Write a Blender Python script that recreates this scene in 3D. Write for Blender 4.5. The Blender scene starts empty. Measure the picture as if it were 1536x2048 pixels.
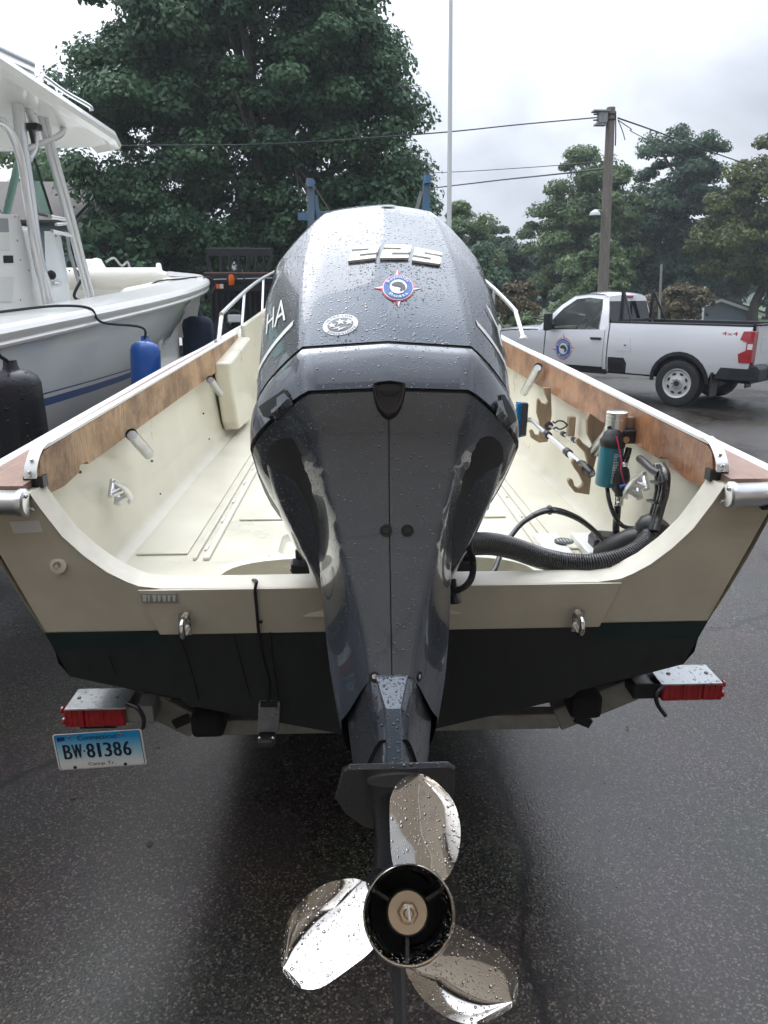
import bpy, bmesh, math, random
import numpy as np
from mathutils import Vector, Matrix
from mathutils.bvhtree import BVHTree
from mathutils.geometry import tessellate_polygon
R = math.radians
S = bpy.context.scene
COL = S.collection

# ------------------------------------------------------------------ camera, world, sun, exposure
CAM_POS = Vector((-.07, -1.85, 1.95)); CAM_YAW = 2.3; CAM_PITCH = 16.75; FPX = 1450.0
cd = bpy.data.cameras.new('camera'); cam = bpy.data.objects.new('camera', cd); COL.objects.link(cam)
cam.location = CAM_POS; cam.rotation_euler = (R(90 - CAM_PITCH), 0, R(-CAM_YAW))
cd.sensor_fit = 'VERTICAL'; cd.sensor_height = 24; cd.lens = FPX / 2048 * 24; cd.clip_end = 3000; cd.clip_start = .02
S.camera = cam
SUN_EL, SUN_AZ = 48, -25          # the veiled sun stands ahead of the camera, a little to the left
w = bpy.data.worlds.new('World'); S.world = w; w.use_nodes = True
nt = w.node_tree; nt.nodes.clear()
def N(t, typ, **k):
    n = t.nodes.new(typ)
    for a, v in k.items():
        if a[0] == '_': n.inputs[int(a[1:])].default_value = v
        else: setattr(n, a, v)
    return n
def LK(t, a, b): t.links.new(a, b)
sky = N(nt, 'ShaderNodeTexSky', sky_type='NISHITA', sun_disc=False, sun_elevation=R(SUN_EL), sun_rotation=R(SUN_AZ))
tc = N(nt, 'ShaderNodeTexCoord'); mp = N(nt, 'ShaderNodeMapping'); mp.inputs['Scale'].default_value = (1, 1, 2.2)
LK(nt, tc.outputs['Generated'], mp.inputs['Vector'])
n1 = N(nt, 'ShaderNodeTexNoise'); n1.inputs['Scale'].default_value = 2.3; n1.inputs['Detail'].default_value = 7; n1.inputs['Roughness'].default_value = .5
n1.inputs['Distortion'].default_value = .5
LK(nt, mp.outputs[0], n1.inputs['Vector'])
cr = N(nt, 'ShaderNodeValToRGB')
cr.color_ramp.elements[0].position = .36; cr.color_ramp.elements[0].color = (3.9, 4.15, 4.7, 1)
cr.color_ramp.elements[1].position = .66; cr.color_ramp.elements[1].color = (7.2, 7.5, 8.1, 1)
LK(nt, n1.outputs['Fac'], cr.inputs[0])
# the veiled sun brightens the overcast round its direction, smoothly
sd = Vector((math.sin(R(SUN_AZ)) * math.cos(R(SUN_EL)), math.cos(R(SUN_AZ)) * math.cos(R(SUN_EL)), math.sin(R(SUN_EL))))
dot = N(nt, 'ShaderNodeVectorMath', operation='DOT_PRODUCT'); dot.inputs[1].default_value = sd
LK(nt, tc.outputs['Generated'], dot.inputs[0])
mr = N(nt, 'ShaderNodeMapRange'); mr.interpolation_type = 'SMOOTHSTEP'
mr.inputs['From Min'].default_value = .2; mr.inputs['From Max'].default_value = 1.0; mr.inputs['To Min'].default_value = .85; mr.inputs['To Max'].default_value = 2.0
LK(nt, dot.outputs['Value'], mr.inputs['Value'])
vm = N(nt, 'ShaderNodeVectorMath', operation='SCALE'); LK(nt, cr.outputs[0], vm.inputs[0])
# an overcast sky is two to three times brighter overhead than at the horizon
sxyz = N(nt, 'ShaderNodeSeparateXYZ'); LK(nt, tc.outputs['Generated'], sxyz.inputs[0])
mz = N(nt, 'ShaderNodeMapRange'); mz.inputs['From Min'].default_value = .2; mz.inputs['From Max'].default_value = 1; mz.inputs['To Min'].default_value = .70; mz.inputs['To Max'].default_value = 2.5
LK(nt, sxyz.outputs[2], mz.inputs[0]); mm = N(nt, 'ShaderNodeMath', operation='MULTIPLY'); LK(nt, mr.outputs[0], mm.inputs[0]); LK(nt, mz.outputs[0], mm.inputs[1]); LK(nt, mm.outputs[0], vm.inputs['Scale'])
mix = N(nt, 'ShaderNodeMix', data_type='RGBA'); mix.inputs[0].default_value = .93
LK(nt, sky.outputs[0], mix.inputs[6]); LK(nt, vm.outputs[0], mix.inputs[7])
bg = N(nt, 'ShaderNodeBackground'); bg.inputs[1].default_value = .1
LK(nt, mix.outputs[2], bg.inputs[0])
wo = N(nt, 'ShaderNodeOutputWorld'); LK(nt, bg.outputs[0], wo.inputs[0])
sl = bpy.data.lights.new('sun', 'SUN'); so = bpy.data.objects.new('sun', sl); COL.objects.link(so)
sl.energy = .6; sl.angle = R(40); sl.color = (1, .97, .93)
so.rotation_euler = (-sd).to_track_quat('-Z', 'Y').to_euler(); so.location = (0, 0, 30)
S.view_settings.view_transform = 'Standard'; S.view_settings.look = 'None'
S.view_settings.exposure = .68; S.view_settings.gamma = 1; S.view_settings.use_curve_mapping = False
S.cycles.use_denoising = True; S.cycles.max_bounces = 8; S.cycles.diffuse_bounces = 3; S.cycles.glossy_bounces = 4
S.cycles.transmission_bounces = 6; S.cycles.transparent_max_bounces = 8; S.cycles.caustics_reflective = False; S.cycles.caustics_refractive = False

# measured points of the photograph -> places in the world (a sight line cut by a plane of known depth)
_p, _y = R(CAM_PITCH), R(CAM_YAW)
FW = Vector((math.sin(_y) * math.cos(_p), math.cos(_y) * math.cos(_p), -math.sin(_p))); RT = Vector((math.cos(_y), -math.sin(_y), 0)); UPV = RT.cross(FW)
def ray(px, py): return FW + RT * ((px - 768) / FPX) - UPV * ((py - 1024) / FPX)
def P(px, py, ax, val):
    d = ray(px, py); return CAM_POS + d * ((val - CAM_POS[ax]) / d[ax])
def PP(px, py, pt, nrm):
    d = ray(px, py); return CAM_POS + d * ((Vector(pt) - CAM_POS).dot(nrm) / d.dot(nrm))

# ------------------------------------------------------------------ materials
MATS = {}
def mat(name, col, rough=.5, metal=0, coat=0, noise=0, nscale=8, bump=0, bscale=60, spec=.5, trans=0, ior=1.5, coatr=.05, rvar=0, col2=None, stretch=(1, 1, 1), drops=0, dscale=140, emit=0):
    if name in MATS: return MATS[name]
    m = bpy.data.materials.new(name); m.use_nodes = True; t = m.node_tree; b = t.nodes['Principled BSDF']
    c = (*col, 1); b.inputs['Base Color'].default_value = c; b.inputs['Roughness'].default_value = rough; b.inputs['Metallic'].default_value = metal
    b.inputs['Coat Weight'].default_value = coat; b.inputs['Coat Roughness'].default_value = coatr; b.inputs['Specular IOR Level'].default_value = spec
    b.inputs['Transmission Weight'].default_value = trans; b.inputs['IOR'].default_value = ior
    if emit: b.inputs['Emission Color'].default_value = c; b.inputs['Emission Strength'].default_value = emit
    tcn = N(t, 'ShaderNodeTexCoord'); mpn = N(t, 'ShaderNodeMapping'); mpn.inputs['Scale'].default_value = stretch
    LK(t, tcn.outputs['Object'], mpn.inputs[0])
    if noise or col2 or rvar:
        nz = N(t, 'ShaderNodeTexNoise'); nz.inputs['Scale'].default_value = nscale; nz.inputs['Detail'].default_value = 8; nz.inputs['Roughness'].default_value = .62
        LK(t, mpn.outputs[0], nz.inputs[0])
        rp = N(t, 'ShaderNodeValToRGB'); rp.color_ramp.elements[0].position = .32; rp.color_ramp.elements[1].position = .68
        c2 = col2 if col2 else tuple(x * (1 - noise) for x in col)
        rp.color_ramp.elements[0].color = (*c2, 1); rp.color_ramp.elements[1].color = c
        LK(t, nz.outputs['Fac'], rp.inputs[0]); LK(t, rp.outputs[0], b.inputs['Base Color'])
        if rvar:
            ma = N(t, 'ShaderNodeMapRange'); ma.inputs['To Min'].default_value = max(.02, rough - rvar); ma.inputs['To Max'].default_value = rough + rvar
            ma.inputs['From Min'].default_value = .3; ma.inputs['From Max'].default_value = .7
            LK(t, nz.outputs['Fac'], ma.inputs[0]); LK(t, ma.outputs[0], b.inputs['Roughness'])
    last = None
    if bump:
        nb = N(t, 'ShaderNodeTexNoise'); nb.inputs['Scale'].default_value = bscale; nb.inputs['Detail'].default_value = 5
        LK(t, mpn.outputs[0], nb.inputs[0])
        bp = N(t, 'ShaderNodeBump'); bp.inputs['Strength'].default_value = bump; bp.inputs['Distance'].default_value = .004
        LK(t, nb.outputs['Fac'], bp.inputs['Height']); LK(t, bp.outputs[0], b.inputs['Normal']); last = bp
    if drops:   # beads of rain standing on the surface
        prev = last
        for sc, thr, st in ((dscale, .30, 1), (dscale * .5, .26, 1)):
            vo = N(t, 'ShaderNodeTexVoronoi'); vo.inputs['Scale'].default_value = sc; LK(t, tcn.outputs['Object'], vo.inputs['Vector'])
            # random size per bead from the cell colour
            sp = N(t, 'ShaderNodeSeparateColor'); LK(t, vo.outputs['Color'], sp.inputs[0])
            rm = N(t, 'ShaderNodeMapRange'); rm.inputs['From Min'].default_value = 1 - drops; rm.inputs['From Max'].default_value = 1; rm.inputs['To Min'].default_value = 0.0001; rm.inputs['To Max'].default_value = thr * 1.5
            LK(t, sp.outputs[0], rm.inputs[0])
            dv = N(t, 'ShaderNodeMath', operation='DIVIDE'); LK(t, vo.outputs['Distance'], dv.inputs[0]); LK(t, rm.outputs[0], dv.inputs[1])
            sq = N(t, 'ShaderNodeMath', operation='POWER'); LK(t, dv.outputs[0], sq.inputs[0]); sq.inputs[1].default_value = 2
            su = N(t, 'ShaderNodeMath', operation='SUBTRACT', use_clamp=True); su.inputs[0].default_value = 1; LK(t, sq.outputs[0], su.inputs[1])
            rt = N(t, 'ShaderNodeMath', operation='SQRT'); LK(t, su.outputs[0], rt.inputs[0])
            bp = N(t, 'ShaderNodeBump'); bp.inputs['Strength'].default_value = 1; bp.inputs['Distance'].default_value = .42 / sc
            LK(t, rt.outputs[0], bp.inputs['Height'])
            if prev: LK(t, prev.outputs[0], bp.inputs['Normal'])
            prev = bp
        LK(t, prev.outputs[0], b.inputs['Normal'])
        if coat: LK(t, prev.outputs[0], b.inputs['Coat Normal'])
    MATS[name] = m; return m

M_cream = mat('cream_gelcoat', (.70, .672, .558), .38, coat=.25, col2=(.60, .575, .465), nscale=4, bump=.02, bscale=90, rvar=.12)
M_creamdirty = mat('cream_gelcoat_worn', (.68, .65, .55), .45, noise=.16, nscale=14, bump=.06, bscale=160, rvar=.15)
M_transom = mat('cream_transom_paint', (.61, .572, .468), .42, coat=.15, col2=(.53, .495, .40), nscale=6, rvar=.1)
M_bottom = mat('black_bottom_paint', (.028, .032, .034), .55, noise=.6, nscale=9, stretch=(6, 6, .7), bump=.1, bscale=70, rvar=.2)
M_boot = mat('dark_green_stripe', (.010, .030, .027), .35, noise=.3, nscale=12)
M_boardL = mat('weathered_plywood', (.40, .27, .185), .55, col2=(.22, .135, .09), nscale=3.6, stretch=(3, 5.5, 1.4), bump=.25, bscale=80, rvar=.15)
M_boardR = mat('reddish_varnished_wood', (.38, .165, .085), .36, col2=(.19, .065, .033), nscale=4, stretch=(3, 10, 1.0), bump=.18, bscale=70, coat=.25, rvar=.14)
M_teak = mat('pinkish_teak_cap', (.33, .215, .165), .5, col2=(.23, .14, .105), nscale=14, stretch=(6, 1, 3), bump=.15)
M_rack = mat('grey_brown_rack_wood', (.34, .255, .165), .6, col2=(.19, .13, .08), nscale=9, stretch=(2, 2, .6), bump=.3)
M_alu = mat('aluminium', (.78, .79, .80), .32, 1, noise=.12, nscale=20, bump=.03)
M_whitetrim = mat('white_trim', (.78, .78, .76), .35, noise=.06)
M_tube = mat('rod_tube_steel', (.50, .51, .51), .3, 1, noise=.2, nscale=30)
M_chrome = mat('stainless', (.72, .71, .69), .16, 1, noise=.08)
M_galv = mat('galvanised_steel', (.52, .54, .55), .45, .85, noise=.3, nscale=30, bump=.05, rvar=.12, drops=.4, dscale=120)
M_galvd = mat('dull_galvanised_beam', (.34, .35, .34), .6, .1, noise=.35, nscale=14, bump=.1)
M_rubber = mat('black_rubber', (.014, .014, .015), .42, noise=.2, bump=.05)
M_rubberw = mat('black_hose_wet', (.012, .012, .013), .28, coat=.4, drops=.45, dscale=160)
M_black = mat('black_plastic', (.015, .016, .018), .38)
M_deepblack = mat('recess_black', (.004, .004, .005), .6)
M_carpet = mat('black_bunk_carpet', (.008, .008, .008), .95, bump=.5, bscale=300)
M_paint = mat('grey_metallic_cowl_wet', (.048, .061, .076), .32, .65, coat=1, coatr=.03, drops=.95, dscale=235)
M_paintlow = mat('grey_metallic_cover_damp', (.066, .076, .092), .27, .45, coat=1, coatr=.03, drops=.30, dscale=300)
M_leg = mat('grey_leg_paint_wet', (.035, .039, .047), .30, .5, coat=.9, coatr=.05, drops=.6, dscale=190)
M_prop = mat('polished_stainless_prop', (.60, .575, .54), .075, 1, drops=.6, dscale=250, noise=.05)
M_hub = mat('dark_hub_inside', (.006, .006, .006), .5)
M_bronze = mat('bronze_nut', (.50, .40, .30), .28, 1)
M_zinc = mat('grey_zinc_anode', (.25, .26, .27), .5, .5)
M_red = mat('red_lens', (.42, .012, .018), .18, coat=.6, noise=.35, nscale=40, spec=.6)
M_teal = mat('teal_filter_paint', (.012, .15, .20), .35, coat=.3)
M_white = mat('white_gelcoat', (.86, .86, .83), .28, coat=.4, noise=.04, nscale=4)
M_icehull = mat('ice_blue_hull', (.82, .87, .88), .14, coat=.6, coatr=.03, noise=.03, nscale=2)
M_bluestripe = mat('blue_stripe', (.012, .085, .32), .3)
M_bluefend = mat('bright_blue_vinyl', (.010, .090, .38), .33, coat=.2, noise=.15)
M_navy = mat('navy_fabric', (.008, .018, .05), .75, noise=.3, bump=.3, bscale=100)
M_blackfend = mat('black_vinyl', (.013, .014, .019), .4, drops=.5, dscale=90)
M_cushion = mat('cream_vinyl', (.72, .70, .63), .45, bump=.05)
M_rope = mat('dark_rope', (.02, .022, .03), .8)
M_pipe = mat('white_aluminium_pipe', (.76, .77, .78), .22, .55, coat=.3)
def wood(name, light, mid, dark, grain, patch, rough, coat):
    m = bpy.data.materials.new(name); m.use_nodes = True; t = m.node_tree; b = t.nodes['Principled BSDF']; tcn = N(t, 'ShaderNodeTexCoord')
    def nz(scale, sc, det=8, ro=.65):
        mp_ = N(t, 'ShaderNodeMapping'); mp_.inputs['Scale'].default_value = sc; LK(t, tcn.outputs['Object'], mp_.inputs[0]); q = N(t, 'ShaderNodeTexNoise'); q.inputs['Scale'].default_value = scale; q.inputs['Detail'].default_value = det; q.inputs['Roughness'].default_value = ro
        LK(t, mp_.outputs[0], q.inputs[0]); return q
    g = nz(grain, (1, 10, 1.0)); p_ = nz(patch, (1, 1.3, 1.6), 9, .7); f = nz(grain * 5, (1, 6, .8), 4)
    r1 = N(t, 'ShaderNodeValToRGB'); r1.color_ramp.elements[0].position = .34; r1.color_ramp.elements[0].color = (*mid, 1); r1.color_ramp.elements[1].position = .62; r1.color_ramp.elements[1].color = (*light, 1); LK(t, g.outputs['Fac'], r1.inputs[0])
    r2 = N(t, 'ShaderNodeValToRGB'); r2.color_ramp.elements[0].position = .44; r2.color_ramp.elements[0].color = (1, 1, 1, 1); r2.color_ramp.elements[1].position = .62; r2.color_ramp.elements[1].color = (0, 0, 0, 1); LK(t, p_.outputs['Fac'], r2.inputs[0])
    mx = N(t, 'ShaderNodeMix', data_type='RGBA'); LK(t, r2.outputs[0], mx.inputs[0]); LK(t, r1.outputs[0], mx.inputs[7]); mx.inputs[6].default_value = (*dark, 1)
    m3 = N(t, 'ShaderNodeMix', data_type='RGBA', blend_type='OVERLAY'); m3.inputs[0].default_value = .75; LK(t, mx.outputs[2], m3.inputs[6]); LK(t, f.outputs['Fac'], m3.inputs[7]); LK(t, m3.outputs[2], b.inputs['Base Color'])
    mr_ = N(t, 'ShaderNodeMapRange'); mr_.inputs['To Min'].default_value = rough - .14; mr_.inputs['To Max'].default_value = rough + .2; LK(t, p_.outputs['Fac'], mr_.inputs[0]); LK(t, mr_.outputs[0], b.inputs['Roughness']); b.inputs['Coat Weight'].default_value = coat
    bp = N(t, 'ShaderNodeBump'); bp.inputs['Strength'].default_value = .35; bp.inputs['Distance'].default_value = .002; LK(t, f.outputs['Fac'], bp.inputs['Height']); LK(t, bp.outputs[0], b.inputs['Normal']); return m
M_boardL = wood('weathered_plywood_board', (.50, .32, .18), (.33, .195, .105), (.20, .115, .062), 7, 3.2, .5, 0)
M_boardR = wood('reddish_varnished_board', (.45, .225, .115), (.25, .105, .052), (.15, .06, .032), 9, 2.6, .36, .2)
M_letter = mat('silver_white_letter', (.86, .86, .81), .35, noise=.12, nscale=50)
M_stickW = mat('sticker_white', (.70, .71, .71), .4)
M_stickG = mat('sticker_grey', (.19, .20, .21), .4)
M_stickB = mat('sticker_blue', (.03, .11, .36), .4)
M_stickR = mat('sticker_red', (.48, .03, .06), .4)
M_stickD = mat('sticker_dark', (.06, .065, .06), .5)
M_pdark = mat('plate_letter_navy', (.008, .014, .04), .4)
M_dash = mat('grey_panel', (.30, .32, .33), .4)
M_wire = mat('wire_grey', (.03, .033, .036), .6)
M_polew = mat('weathered_pole_wood', (.25, .225, .195), .8, noise=.4, nscale=6, stretch=(6, 6, .5), bump=.3)
M_flag = mat('white_flagpole', (.72, .73, .73), .4)
M_bluesteel = mat('faded_blue_steel', (.05, .22, .40), .5, col2=(.16, .14, .14), nscale=7)
M_truck = mat('silver_truck_paint', (.74, .75, .77), .25, .3, coat=.8, coatr=.05)
M_tyre = mat('tyre_rubber', (.015, .015, .016), .7, bump=.2)
M_rim = mat('steel_rim', (.60, .60, .59), .4, .25, noise=.1)
M_blk2 = mat('matt_black_machine', (.014, .016, .020), .5, noise=.3)
M_orange = mat('orange_beacon', (.75, .13, .01), .3)
M_siding = mat('grey_house_siding', (.20, .235, .27), .7, noise=.1)
M_shingle = mat('brown_roof_shingle', (.13, .115, .105), .85, noise=.3, nscale=20, bump=.3)
M_housetrim = mat('white_house_trim', (.70, .71, .72), .5)
M_carblk = mat('black_car_paint', (.012, .013, .015), .12, .2, coat=1)
M_lamp = mat('lamp_glass', (.65, .67, .68), .12, coat=.6)
M_pinkwire = mat('magenta_wire', (.50, .02, .09), .4)
M_bluebr = mat('blue_bristle', (.004, .16, .36), .55)
M_tan = mat('tan_plank', (.24, .20, .17), .6, noise=.3, stretch=(1, 6, 1))
M_hatch = mat('white_hatch', (.74, .74, .71), .35, noise=.04)
def glass_mat(name, col, rough=.02):
    if name in MATS: return MATS[name]
    m = mat(name, col, rough, trans=.92, ior=1.45); return m
M_glass = glass_mat('green_tinted_glass', (.55, .84, .74))
M_glasst = mat('dark_cab_glass', (.012, .015, .017), .06, spec=.5)
M_glassl = mat('pale_cab_glass', (.80, .88, .86), .02, trans=.95, ior=1.2)

# ------------------------------------------------------------------ building helpers
def root_of(o):
    while o.parent: o = o.parent
    return o
class MB:
    def __init__(s, local=False): s.v = []; s.f = []; s.local = local
    def add(s, vs, fs):
        k = len(s.v); s.v += [Vector(p) for p in vs]; s.f += [tuple(i + k for i in f) for f in fs]; return s
    def box(s, c, d, rot=None):
        c = Vector(c); x, y, z = (q / 2 for q in d); M = rot if rot is not None else Matrix.Identity(3)
        vs = [c + M @ Vector((sx * x, sy * y, sz * z)) for sx in (-1, 1) for sy in (-1, 1) for sz in (-1, 1)]
        return s.add(vs, [(0, 1, 3, 2), (4, 6, 7, 5), (0, 4, 5, 1), (2, 3, 7, 6), (0, 2, 6, 4), (1, 5, 7, 3)])
    def bar(s, a, b, wd, ht, up=(0, 0, 1)):
        a, b = Vector(a), Vector(b); d = (b - a); l = d.length; d = d / l; u = Vector(up); sd_ = d.cross(u)
        if sd_.length < 1e-4: sd_ = d.cross(Vector((1, 0, 0)))
        sd_.normalize(); u = sd_.cross(d)
        M = Matrix((d, sd_, u)).transposed(); return s.box((a + b) / 2, (l, wd, ht), M)
    def loft(s, rings, closed=True, cap0=False, cap1=False):
        n = len(rings[0]); k = len(s.v)
        for r in rings: s.v += [Vector(p) for p in r]
        for i in range(len(rings) - 1):
            for j in range(n if closed else n - 1):
                a = k + i * n + j; b = k + i * n + (j + 1) % n; s.f.append((a, b, b + n, a + n))
        if cap0: s.f.append(tuple(k + j for j in reversed(range(n))))
        if cap1: s.f.append(tuple(k + (len(rings) - 1) * n + j for j in range(n)))
        return s
    def tube(s, pts, r, n=10, caps=True):
        pts = [Vector(p) for p in pts]; rs = r if isinstance(r, (list, tuple)) else [r] * len(pts)
        d0 = (pts[1] - pts[0]).normalized(); u = Vector((0, 0, 1)) if abs(d0.z) < .9 else Vector((1, 0, 0))
        rings = []
        for i, p in enumerate(pts):
            d = (pts[min(i + 1, len(pts) - 1)] - pts[max(i - 1, 0)]).normalized()
            e = (u - d * u.dot(d)).normalized(); g = d.cross(e); u = e
            rings.append([p + (e * math.cos(2 * math.pi * j / n) + g * math.sin(2 * math.pi * j / n)) * rs[i] for j in range(n)])
        return s.loft(rings, True, caps, caps)
    def lathe(s, prof, o, ax, n=24, caps=True):   # prof: (radius, height) pairs along axis ax from o
        o, ax = Vector(o), Vector(ax).normalized(); u = ax.orthogonal().normalized(); g = ax.cross(u)
        rings = [[o + ax * h + (u * math.cos(2 * math.pi * j / n) + g * math.sin(2 * math.pi * j / n)) * r for j in range(n)] for r, h in prof]
        return s.loft(rings, True, caps, caps)
    def prism(s, poly, vec):
        poly = [Vector(p) for p in poly]; vec = Vector(vec); n = len(poly); k = len(s.v)
        s.v += poly + [p + vec for p in poly]
        for a, b, c in tessellate_polygon([poly]):
            s.f.append((k + a, k + b, k + c)); s.f.append((k + n + c, k + n + b, k + n + a))
        for j in range(n): s.f.append((k + j, k + (j + 1) % n, k + n + (j + 1) % n, k + n + j))
        return s
    def ball(s, c, r, n=14, m=9, sc=(1, 1, 1)):
        c = Vector(c); rings = []
        for i in range(m + 1):
            a = math.pi * (i + .02) / (m + .04)
            rings.append([c + Vector((r * sc[0] * math.sin(a) * math.cos(2 * math.pi * j / n), r * sc[1] * math.sin(a) * math.sin(2 * math.pi * j / n), -r * sc[2] * math.cos(a))) for j in range(n)])
        return s.loft(rings, True, True, True)
    def build(s, name, m, parent=None, smooth=35, bevel=0, seg=2, fix=True):
        rt_ = root_of(parent) if parent else None
        vs = s.v if s.local or not rt_ else [Matrix.Rotation(-rt_.rotation_euler.z, 3, 'Z') @ (p - rt_.location) for p in s.v]
        me = bpy.data.meshes.new(name); me.from_pydata([tuple(p) for p in vs], [], s.f)
        if fix:
            bm = bmesh.new(); bm.from_mesh(me); bmesh.ops.recalc_face_normals(bm, faces=bm.faces); bm.to_mesh(me); bm.free()
        me.materials.append(m)
        if smooth:
            me.polygons.foreach_set('use_smooth', [True] * len(me.polygons)); me.set_sharp_from_angle(angle=R(smooth))
        o = bpy.data.objects.new(name, me); COL.objects.link(o)
        if parent: o.parent = parent
        if bevel:
            b = o.modifiers.new('bevel', 'BEVEL'); b.width = bevel; b.segments = seg; b.limit_method = 'ANGLE'; b.angle_limit = R(40)
        return o
def tag(o, label, cat, group=None, kind=None):
    o['label'] = label; o['category'] = cat
    if group: o['group'] = group
    if kind: o['kind'] = kind
    return o
def thing(name, label, cat, loc=(0, 0, 0), rz=0, group=None):
    o = bpy.data.objects.new(name, None); COL.objects.link(o); o.location = loc; o.rotation_euler = (0, 0, rz); o.empty_display_size = .1
    return tag(o, label, cat, group)
def structure(o): o['kind'] = 'structure'; return o
def stuff(o): o['kind'] = 'stuff'; return o
def copy_tree(o, parent=None):
    c = o.copy(); COL.objects.link(c)
    if parent: c.parent = parent
    for ch in list(o.children): copy_tree(ch, c)
    return c
def crv(pts, n=8):   # Catmull-Rom through points
    pts = [Vector(p) for p in pts]; q = [pts[0] * 2 - pts[1]] + pts + [pts[-1] * 2 - pts[-2]]; out = []
    for i in range(1, len(q) - 2):
        a, b, c, d = q[i - 1], q[i], q[i + 1], q[i + 2]
        for k in range(n):
            t = k / n; out.append(.5 * ((2 * b) + (c - a) * t + (2 * a - 5 * b + 4 * c - d) * t * t + (3 * b - a - 3 * c + d) * t ** 3))
    return out + [pts[-1]]
def interp(table, x):   # smooth table lookup, rows (x, values...)
    T = sorted(table); xs = [r[0] for r in T]
    if x <= xs[0]: return T[0][1:]
    if x >= xs[-1]: return T[-1][1:]
    i = max(k for k in range(len(xs)) if xs[k] <= x)
    out = []
    for c in range(1, len(T[0])):
        y = [r[c] for r in T]
        def sl_(k):
            if k == 0: return (y[1] - y[0]) / (xs[1] - xs[0])
            if k == len(y) - 1: return (y[-1] - y[-2]) / (xs[-1] - xs[-2])
            d1 = (y[k] - y[k - 1]) / (xs[k] - xs[k - 1]); d2 = (y[k + 1] - y[k]) / (xs[k + 1] - xs[k])
            return 0 if d1 * d2 <= 0 else 2 * d1 * d2 / (d1 + d2)
        h = xs[i + 1] - xs[i]; t = (x - xs[i]) / h
        out.append((1 + 2 * t) * (1 - t) ** 2 * y[i] + t * (1 - t) ** 2 * h * sl_(i) + t * t * (3 - 2 * t) * y[i + 1] + t * t * (t - 1) * h * sl_(i + 1))
    return out
def text2d(txt, size=1.0, spacing=1.0):   # flat triangles of a line of text: points (x, y) and faces
    cu = bpy.data.curves.new('t', 'FONT'); cu.body = txt; cu.size = size; cu.space_character = spacing; cu.align_x = 'CENTER'; cu.resolution_u = 3
    ob = bpy.data.objects.new('t', cu); COL.objects.link(ob)
    dg = bpy.context.evaluated_depsgraph_get(); me = bpy.data.meshes.new_from_object(ob.evaluated_get(dg))
    vs = [(v.co.x, v.co.y) for v in me.vertices]; fs = [tuple(p.vertices) for p in me.polygons]
    bpy.data.objects.remove(ob); bpy.data.curves.remove(cu); bpy.data.meshes.remove(me)
    return vs, fs

from mathutils.geometry import delaunay_2d_cdt
def fillgrid(poly, step):   # triangles filling a 2-D outline with inner points, so that it can follow a curved surface
    bd = []
    for i, a in enumerate(poly):
        b = poly[(i + 1) % len(poly)]; n = max(1, int(math.dist(a, b) / step + .5)); bd += [(a[0] + (b[0] - a[0]) * k / n, a[1] + (b[1] - a[1]) * k / n) for k in range(n)]
    def inside(x, y):
        c = False
        for i in range(len(bd)):
            (x0, y0), (x1, y1) = bd[i], bd[i - 1]
            if (y0 > y) != (y1 > y) and x < (x1 - x0) * (y - y0) / (y1 - y0) + x0: c = not c
        return c
    xs = [p[0] for p in bd]; ys = [p[1] for p in bd]; inn = []
    y = min(ys) + step * .5
    while y < max(ys):
        x = min(xs) + step * .5
        while x < max(xs):
            if inside(x, y) and min((x - p[0]) ** 2 + (y - p[1]) ** 2 for p in bd) > (step * .45) ** 2: inn.append((x, y))
            x += step
        y += step
    nb = len(bd); v, e, f, *_ = delaunay_2d_cdt([Vector(p) for p in bd + inn], [(i, (i + 1) % nb) for i in range(nb)], [], 1, 1e-6)
    return [tuple(p) for p in v], [tuple(t) for t in f], nb
def sheet3(mb, poly, step, top, bot=None):   # lay a filled outline through a mapping; with bot it becomes a thin solid
    v, f, nb = fillgrid(poly, step); A = [top(*p) for p in v]
    if any(a is None for a in A): return mb
    k = len(mb.v); mb.v += A; mb.f += [tuple(i + k for i in t) for t in f]
    if bot:
        B = [bot(*p) for p in v]; n = len(A); mb.v += B; mb.f += [tuple(i + k + n for i in reversed(t)) for t in f]; mb.f += [(k + i, k + (i + 1) % nb, k + n + (i + 1) % nb, k + n + i) for i in range(nb)]
    return mb
def bvh_of(*obs):
    vs, fs = [], []
    for o in obs:
        k = len(vs); r = root_of(o); M = Matrix.Rotation(r.rotation_euler.z, 3, 'Z')
        vs += [M @ v.co + r.location for v in o.data.vertices]; fs += [tuple(i + k for i in p.vertices) for p in o.data.polygons]
    return BVHTree.FromPolygons(vs, fs)
def hit(px, py, off=0, bv=None):
    d = ray(px, py).normalized(); loc, nrm, _, _ = bv.ray_cast(CAM_POS, d)
    if loc is None: return None, None
    if nrm.dot(d) > 0: nrm = -nrm
    return loc + nrm * off, nrm
def decal(name, m, polys, th, off, parent, bv=None, step=6):   # thin raised pieces that follow a surface
    mb = MB(); bv = bv or BV
    for poly in polys:
        def at(x, y, h):
            l, n = hit(x, y, 0, bv); return None if l is None else l + n * h
        sheet3(mb, poly, step, lambda x, y: at(x, y, off + th), lambda x, y: at(x, y, off))
    return mb.build(name, m, parent, smooth=0, fix=False)

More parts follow.
